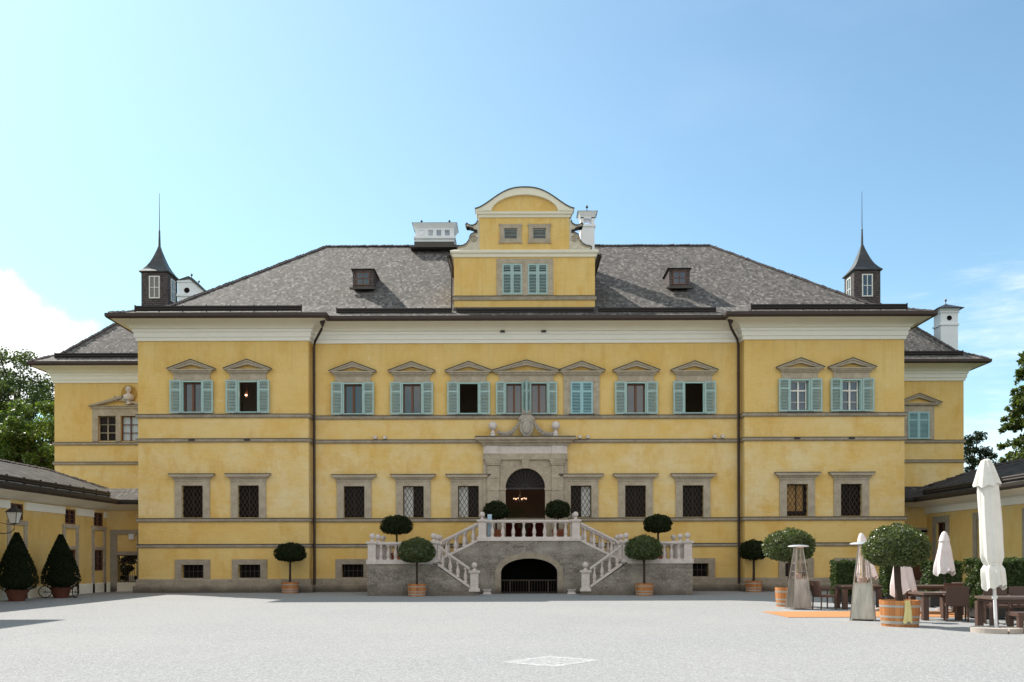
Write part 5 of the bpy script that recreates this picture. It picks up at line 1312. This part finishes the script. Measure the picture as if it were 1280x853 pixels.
# furniture
def make_table(name, lx, ly, h, label, x, y, rz):
    t = thing(name, label, 'table', (x, y, 0), rz, 'brown cafe tables')
    add('table_top', MB().box(-lx, lx, -ly, ly, h-.055, h), M['table_top'], t); add('apron', MB().box(-lx+.06, lx-.06, -ly+.06, ly-.06, h-.12, h-.056), M['rattan'], t)
    for a in (-1, 1):
        for b in (-1, 1): add('leg', MB().box(a*(lx-.075)-.07, a*(lx-.075)+.07, b*(ly-.075)-.07, b*(ly-.075)+.07, 0, h-.121), M['rattan'], t)
    return t
def make_chair(mt, label, x, y, rz, cat='chair', group='woven cafe chairs'):
    """faces local +y"""
    t = thing('woven_armchair', label, cat, (x, y, 0), rz, group)
    add('seat', MB().box(-.25, .25, -.24, .26, .38, .45), mt, t)
    b = MB(); pr = [(-.24, .40), (-.28, .62), (-.34, .88)]
    v = []
    for (yy, z) in pr:
        v += [(-.255, yy, z), (.255, yy, z), (-.255, yy-.045, z), (.255, yy-.045, z)]
    f = []
    for i in range(2):
        o_ = i*4; f += [(o_, o_+1, o_+5, o_+4), (o_+3, o_+2, o_+6, o_+7), (o_+2, o_, o_+4, o_+6), (o_+1, o_+3, o_+7, o_+5)]
    f += [(8, 9, 11, 10), (0, 2, 3, 1)]; b.add(v, f); add('backrest', b, mt, t)
    for s in (-1, 1):
        add('armrest', MB().tube([(s*.27, -.30, .66), (s*.275, -.05, .66), (s*.275, .2, .655), (s*.27, .25, .62)], .024, 6), mt, t, smooth=True)
        add('leg', MB().tube([(s*.24, .23, .0), (s*.24, .23, .40), (s*.27, .25, .62)], .024, 6), mt, t)
        add('leg', MB().tube([(s*.24, -.27, 0), (s*.24, -.25, .42)], .024, 6), mt, t)
    return t
D = CAMD
make_table('cafe_table', .60, .40, .74, 'brown cafe table between the rear heater and the clipped hedge', 10.75, 28.3-D, 0)
make_chair(M['rattan'], 'dark woven armchair tucked behind the rear patio heater', 9.62, 28.0-D, -R(78))
make_table('cafe_table', .50, .45, .70, 'brown cafe table right beside the large banded tub', 10.87, 23.4-D, 0)
make_chair(M['rattan'], 'dark woven armchair with its back to the camera beside the large tub', 11.07, 22.7-D, -R(20))
make_table('cafe_table', .75, .45, .78, 'brown cafe table behind the others, before the low hedge and small parasol', 12.1, 26.6-D, 0)
make_chair(M['rattan'], 'dark woven armchair behind the one that turns its back to the camera', 12.25, 25.3-D, -R(20))
def tilted(label, x, y, rz, mt):
    return make_chair(mt, label, x, y, rz)
tilted('light taupe woven chair right of the dark armchairs, the nearer of two', 12.42, 24.4-D, -R(30), M['taupe'])
tilted('light taupe woven chair right of the dark armchairs, the farther of two', 12.95, 26.2-D, -R(28), M['taupe'])
make_table('cafe_table', .85, .42, .70, 'brown cafe table at right edge before the long hedge', 11.6, 20.75-D, R(-2))
make_chair(M['rattan'], 'dark woven chair behind the parasol pole at the right edge table', 11.62, 21.85-D, R(156))
make_chair(M['rattan'], 'rightmost dark woven chair behind the right edge table', 12.25, 21.85-D, R(156))
t = thing('low_stool', 'low brown woven stool at the right edge beside the parasol base', 'stool', (11.02, 19.4-D, 0), 0)
add('seat', MB().box(-.36, .4, -.25, .25, .34, .42), M['rattan'], t)
for a in (-.30, .34):
    for b in (-.19, .19): add('leg', MB().box(a-.05, a+.05, b-.05, b+.05, 0, .34), M['rattan'], t)
o = add('cup', MB().lathe([(.03, 0), (.045, .02), (.055, .12), (.05, .12), (.04, .03), (.01, .03)], (0, 0, 0), 14), M['white_paint'], None, (11.35, 23.25-D, .70), smooth=True); tag(o, 'small white cup on the cafe table beside the large tub', 'cup')

# closed parasols
def parasol_canopy(h0, h1, r_bot, r_mid, r_top, folds, seed, tie=None, lean=(0, 0)):
    rg = random.Random(seed); m = MB(); seg = folds*6; n = 26; v = []; f = []
    for i in range(n+1):
        t = i/n; z = h0+(h1-h0)*t
        r = r_bot+(r_mid-r_bot)*min(1, t/.35) if t < .35 else r_mid+(r_top-r_mid)*((t-.35)/.65)
        if tie and abs(t-tie) < .12: r *= 1-.30*math.exp(-((t-tie)/.03)**2)
        for k in range(seg):
            a = 2*math.pi*k/seg
            fold = 1+.12*(1-.6*t)*math.cos(folds*a+1.2*t+.5*math.sin(4*t))+.06*math.sin(2*a+4*t)+.04*math.sin(3*a-6*t)
            zz = z-(.028*(1-math.cos(folds*a+.3))+.05*math.sin(2*a+1))*(r_bot/.25)*max(0, 1-t*8)
            v.append((r*fold*math.cos(a)+lean[0]*(t), r*fold*math.sin(a)+lean[1]*t, zz))
    for i in range(n):
        for k in range(seg): f.append((i*seg+k, i*seg+(k+1) % seg, (i+1)*seg+(k+1) % seg, (i+1)*seg+k))
    m.add(v, f); return m
x, y = at(1245, 19.35)
t = thing('closed_parasol', 'tall closed off-white parasol on a round concrete base in front', 'parasol', (x, y, 0), 0, 'closed parasols'); t.rotation_euler = (0, R(-2.2), 0)
add('canopy', parasol_canopy(.98, 3.36, .24, .21, .20, 8, 1, .20, (-.05, 0)), M['fabric'], t, smooth=True)
m = MB(); v = []; seg = 48
for i, (r, z) in enumerate(((.262, 3.12), (.215, 3.30), (.155, 3.52), (.095, 3.655), (.02, 3.69))):
    for k in range(seg):
        a = 2*math.pi*k/seg; rr = r*(1+.13*(1-i/4)*math.cos(8*a)); v.append((-.07+rr*math.cos(a), rr*math.sin(a), z-(.02*math.cos(8*a)+.03*math.sin(2*a))*(i == 0)))
m.add(v, [(i*seg+k, i*seg+(k+1) % seg, (i+1)*seg+(k+1) % seg, (i+1)*seg+k) for i in range(4) for k in range(seg)]); add('top_flap', m, M['fabric'], t, smooth=True)
add('strap', MB().lathe([(.172, 1.43), (.174, 1.47)], (-.01, 0, 0), 24, False), M['fabric'], t)
add('pole', MB().tube([(0, 0, .05), (0, 0, 3.3)], .035, 12).lathe([(.055, .72), (.055, .78)], (0, 0, 0), 12), M['white_metal'], t, smooth=True)
o = MB()
for s in (-1, 1):
    o.prism([(s*.02+s*(.49*math.sin(a)), .49*math.cos(a)) for a in [math.pi*i/14 for i in range(15)]], .0, .105)
o.v = [(x_, z_, y_) for x_, y_, z_ in o.v]
add('base_slab', o, M['concrete'], t).rotation_euler = (0, R(2.2), 0)
def small_parasol(label, px_, Z, h, z0, r, mt, seed, tilt=0):
    x, y = at(px_, Z); t = thing('closed_parasol', label, 'parasol', (x, y, 0), seed, 'closed parasols'); t.rotation_euler = (0, R(tilt), 0)
    add('canopy', parasol_canopy(z0, h-.12, r, r*.72, r*.34, 8, seed), mt, t, smooth=True)
    m = MB().lathe([(r*.52, h-.30), (r*.40, h-.16), (r*.22, h-.04), (.02, h)], (0, 0, 0), 20); add('top_flap', m, mt, t, smooth=True)
    add('pole', MB().tube([(0, 0, 0), (0, 0, h-.1)], .022, 8), M['iron'], t); add('base_slab', MB().lathe([(.25, 0), (.25, .06), (.05, .09)], (0, 0, 0), 18), M['concrete'], t)
small_parasol('small closed pinkish-white parasol standing before the low clipped hedge', 1180.5, 27.5, 2.38, 1.15, .31, M['fabric_pink'], 3)
small_parasol('closed white parasol half hidden behind the large round topiary', 1131, 26.0, 2.1, .62, .36, M['fabric_pink'], 5, -3)
small_parasol('closed pinkish parasol leaning behind the heater beside the large tub', 1090, 27.2, 2.35, 1.0, .29, M['fabric_pink'], 8, -8)

# clipped hedges in dark planters
def hedge(label, x, y, w_, d_, h, rz=0):
    t = thing('planter_hedge', label, 'hedge', (x, y, 0), rz, 'clipped hedges in planters round the terrace')
    add('planter', MB().box(-w_/2, w_/2, -d_/2, d_/2, .05, .36).box(-w_/2+.03, -w_/2+.13, -d_/2+.03, -d_/2+.13, 0, .05).box(w_/2-.13, w_/2-.03, -d_/2+.03, -d_/2+.13, 0, .05).box(-w_/2+.03, -w_/2+.13, d_/2-.13, d_/2-.03, 0, .05).box(w_/2-.13, w_/2-.03, d_/2-.13, d_/2-.03, 0, .05), M['planter'], t)
    n = int(1500*(w_*d_+2*(w_+d_)*(h-.3))); hx, hy, hz = w_/2+.03, d_/2+.03, (h-.33)/2
    q = rng.uniform(-1, 1, (n, 3)); ax = rng.choice(3, n, p=[hy*hz/(hy*hz+hx*hz+hx*hy), hx*hz/(hy*hz+hx*hz+hx*hy), hx*hy/(hy*hz+hx*hz+hx*hy)])
    sgn = rng.choice([-1, 1], n); q[np.arange(n), ax] = sgn*(1-.12*rng.random(n)); Nr = np.zeros((n, 3)); Nr[np.arange(n), ax] = sgn
    q = np.sign(q)*np.abs(q)**1.05; lump = 1+.05*np.sin(q[:, 0]*5+1)+.04*np.sin(q[:, 2]*7+q[:, 1]*3)
    P = q*np.array([hx, hy, hz])*lump[:, None]+np.array([0, 0, .33+hz])+rng.normal(size=(n, 3))*.015
    add('foliage', leaf_cloud(P, Nr, .055, 'foliage', M['leaf_hedge'], .45, 1.5, MB().box(-hx*.86, hx*.86, -hy*.86, hy*.86, .36, .33+hz*1.86)), None, t)
x, y = at(1056, 31.5); hedge('clipped hedge block in planter behind the table left of the front heater', x, y, .72, .5, 1.46)
x, y = at(1113, 30.5); hedge('narrow clipped hedge block in planter behind the large round topiary', x, y, .46, .5, 1.5)
x, y = at(1178, 29.0); hedge('clipped hedge block behind the small pinkish parasol', x, y, 1.0, .5, 1.47)
x, y = at(1263, 23.6); hedge('long clipped hedge block at the right edge behind the tall parasol', x, y, 1.9, .65, 1.52)

# ------------------------------------------------------------------ trees
def tree(label, x, y, h, cr, cz, rz_, nclump, nleaf, size, mt, trunk_r=.35, seed=1, squash=1.0, group='trees beyond the palace', name='broadleaf_tree', inner=False):
    rg = np.random.default_rng(seed); t = thing(name, label, 'tree', (x, y, 0), 0, group)
    q = rg.normal(size=(nclump, 3)); q /= np.linalg.norm(q, axis=1)[:, None]
    rad = rg.random(nclump)**.45; C = q*rad[:, None]*np.array([cr, cr, rz_]); C[:, 2] += cz
    tr = MB().tube([(0, 0, 0), (.1, 0, cz-rz_*.7), (.0, .1, cz), (0, 0, cz+rz_*.6)], [trunk_r, trunk_r*.7, trunk_r*.4, trunk_r*.12], 10)
    for c in C[::max(1, nclump//40)]:
        s_ = Vector((0, 0, max(cz-rz_*.9, c[2]-rz_*.55))); e = Vector(c); tr.tube([s_, s_.lerp(e, .5)+Vector((0, 0, -.2)), e], [trunk_r*.3, trunk_r*.16, .03], 5)
    add('trunk', tr, M['bark'], t, smooth=True)
    per = nleaf//nclump; Ps = []; Ns = []
    for c in C:
        n = per; d = rg.normal(size=(n, 3)); d /= np.linalg.norm(d, axis=1)[:, None]; rr = cr*(.16+.12*rg.random())*rg.random(n)**.4
        p = c+d*rr[:, None]*np.array([1.15, 1.15, .75]); Ps.append(p); Ns.append(d*.5+np.array([0, 0, .6]))
    me = leaf_cloud(np.concatenate(Ps), np.concatenate(Ns), size, 'crown', mt, .4, 1.5); add('crown', me, None, t)
def Tpos(px_, Z): return (px_-640)/FPX*Z, Z-CAMD
x, y = Tpos(24, 74); tree('tall loose-crowned tree against the cloud, left of the palace', x, y, 17.9, 4.4, 12.6, 6.2, 85, 23000, .16, M['leaf_deep'], .4, 3)
x, y = Tpos(44, 62); tree('light green broad tree close beside the left side of the palace', x, y, 13, 3.0, 7.3, 5.3, 130, 34000, .16, M['leaf_maple'], .35, 5)
x, y = Tpos(-15, 64); tree('dark green tree at the left edge of the photo', x, y, 15, 3.2, 8.8, 5.6, 90, 22000, .17, M['leaf_deep'], .35, 8)
x, y = Tpos(1216, 72); tree('small dark ragged tree between the palace and the right wing', x, y, 11, 1.75, 8.0, 3.7, 80, 9000, .13, M['leaf_fir_dark'], .22, 12)
def conifer(label, x, y, h, r0, mt, seed, n_br=150):
    rg = random.Random(seed); t = thing('conifer_tree', label, 'tree', (x, y, 0), 0, 'trees beyond the palace')
    tr = MB().tube([(0, 0, 0), (0, 0, h*.6), (0, 0, h)], [.38, .22, .03], 8); Ps = []; Ns = []
    for i in range(n_br):
        u = (i+rg.random())/n_br; z = 2+(h-2.2)*u; L_ = r0*(1-u)**.7*rg.uniform(.65, 1.12)+.25; a = rg.uniform(0, 6.283)
        p = Vector((0, 0, z)); pts = []
        for k in range(5):
            s_ = k/4; pts.append(Vector((math.cos(a)*L_*s_, math.sin(a)*L_*s_, z+.25*L_*s_-.42*L_*s_*s_)))
        tr.tube(pts, [.05, .04, .03, .02, .01], 4)
        nl = int(28+34*L_)
        for _ in range(nl):
            s_ = rg.random()**.7; k = min(3, int(s_*4)); b = pts[k].lerp(pts[k+1], s_*4-k); w = .42*(1-.5*s_)
            sd = Vector((-math.sin(a), math.cos(a), 0)); q = b+sd*rg.uniform(-w, w)+Vector((0, 0, rg.uniform(-.3, .08)))
            Ps.append(tuple(q)); Ns.append((rg.uniform(-.3, .3), rg.uniform(-.3, .3), 1))
    add('trunk', tr, M['bark'], t, smooth=True); add('crown', leaf_cloud(Ps, Ns, .22, 'crown', mt, .5, 1.9), None, t)
x, y = Tpos(1300, 66); conifer('tall green conifer with drooping sprays at the right edge', x, y, 18.5, 4.6, M['leaf_fir'], 21, 230)
# garden shrub seen through the left gate
x, y = Tpos(158, 48.0); tree('dark garden shrub behind the iron gate in the left wing', x, y, 2, .75, 1.1, 1.0, 26, 3500, .09, M['leaf_dark'], .05, 31, group='garden shrubs', name='garden_shrub')
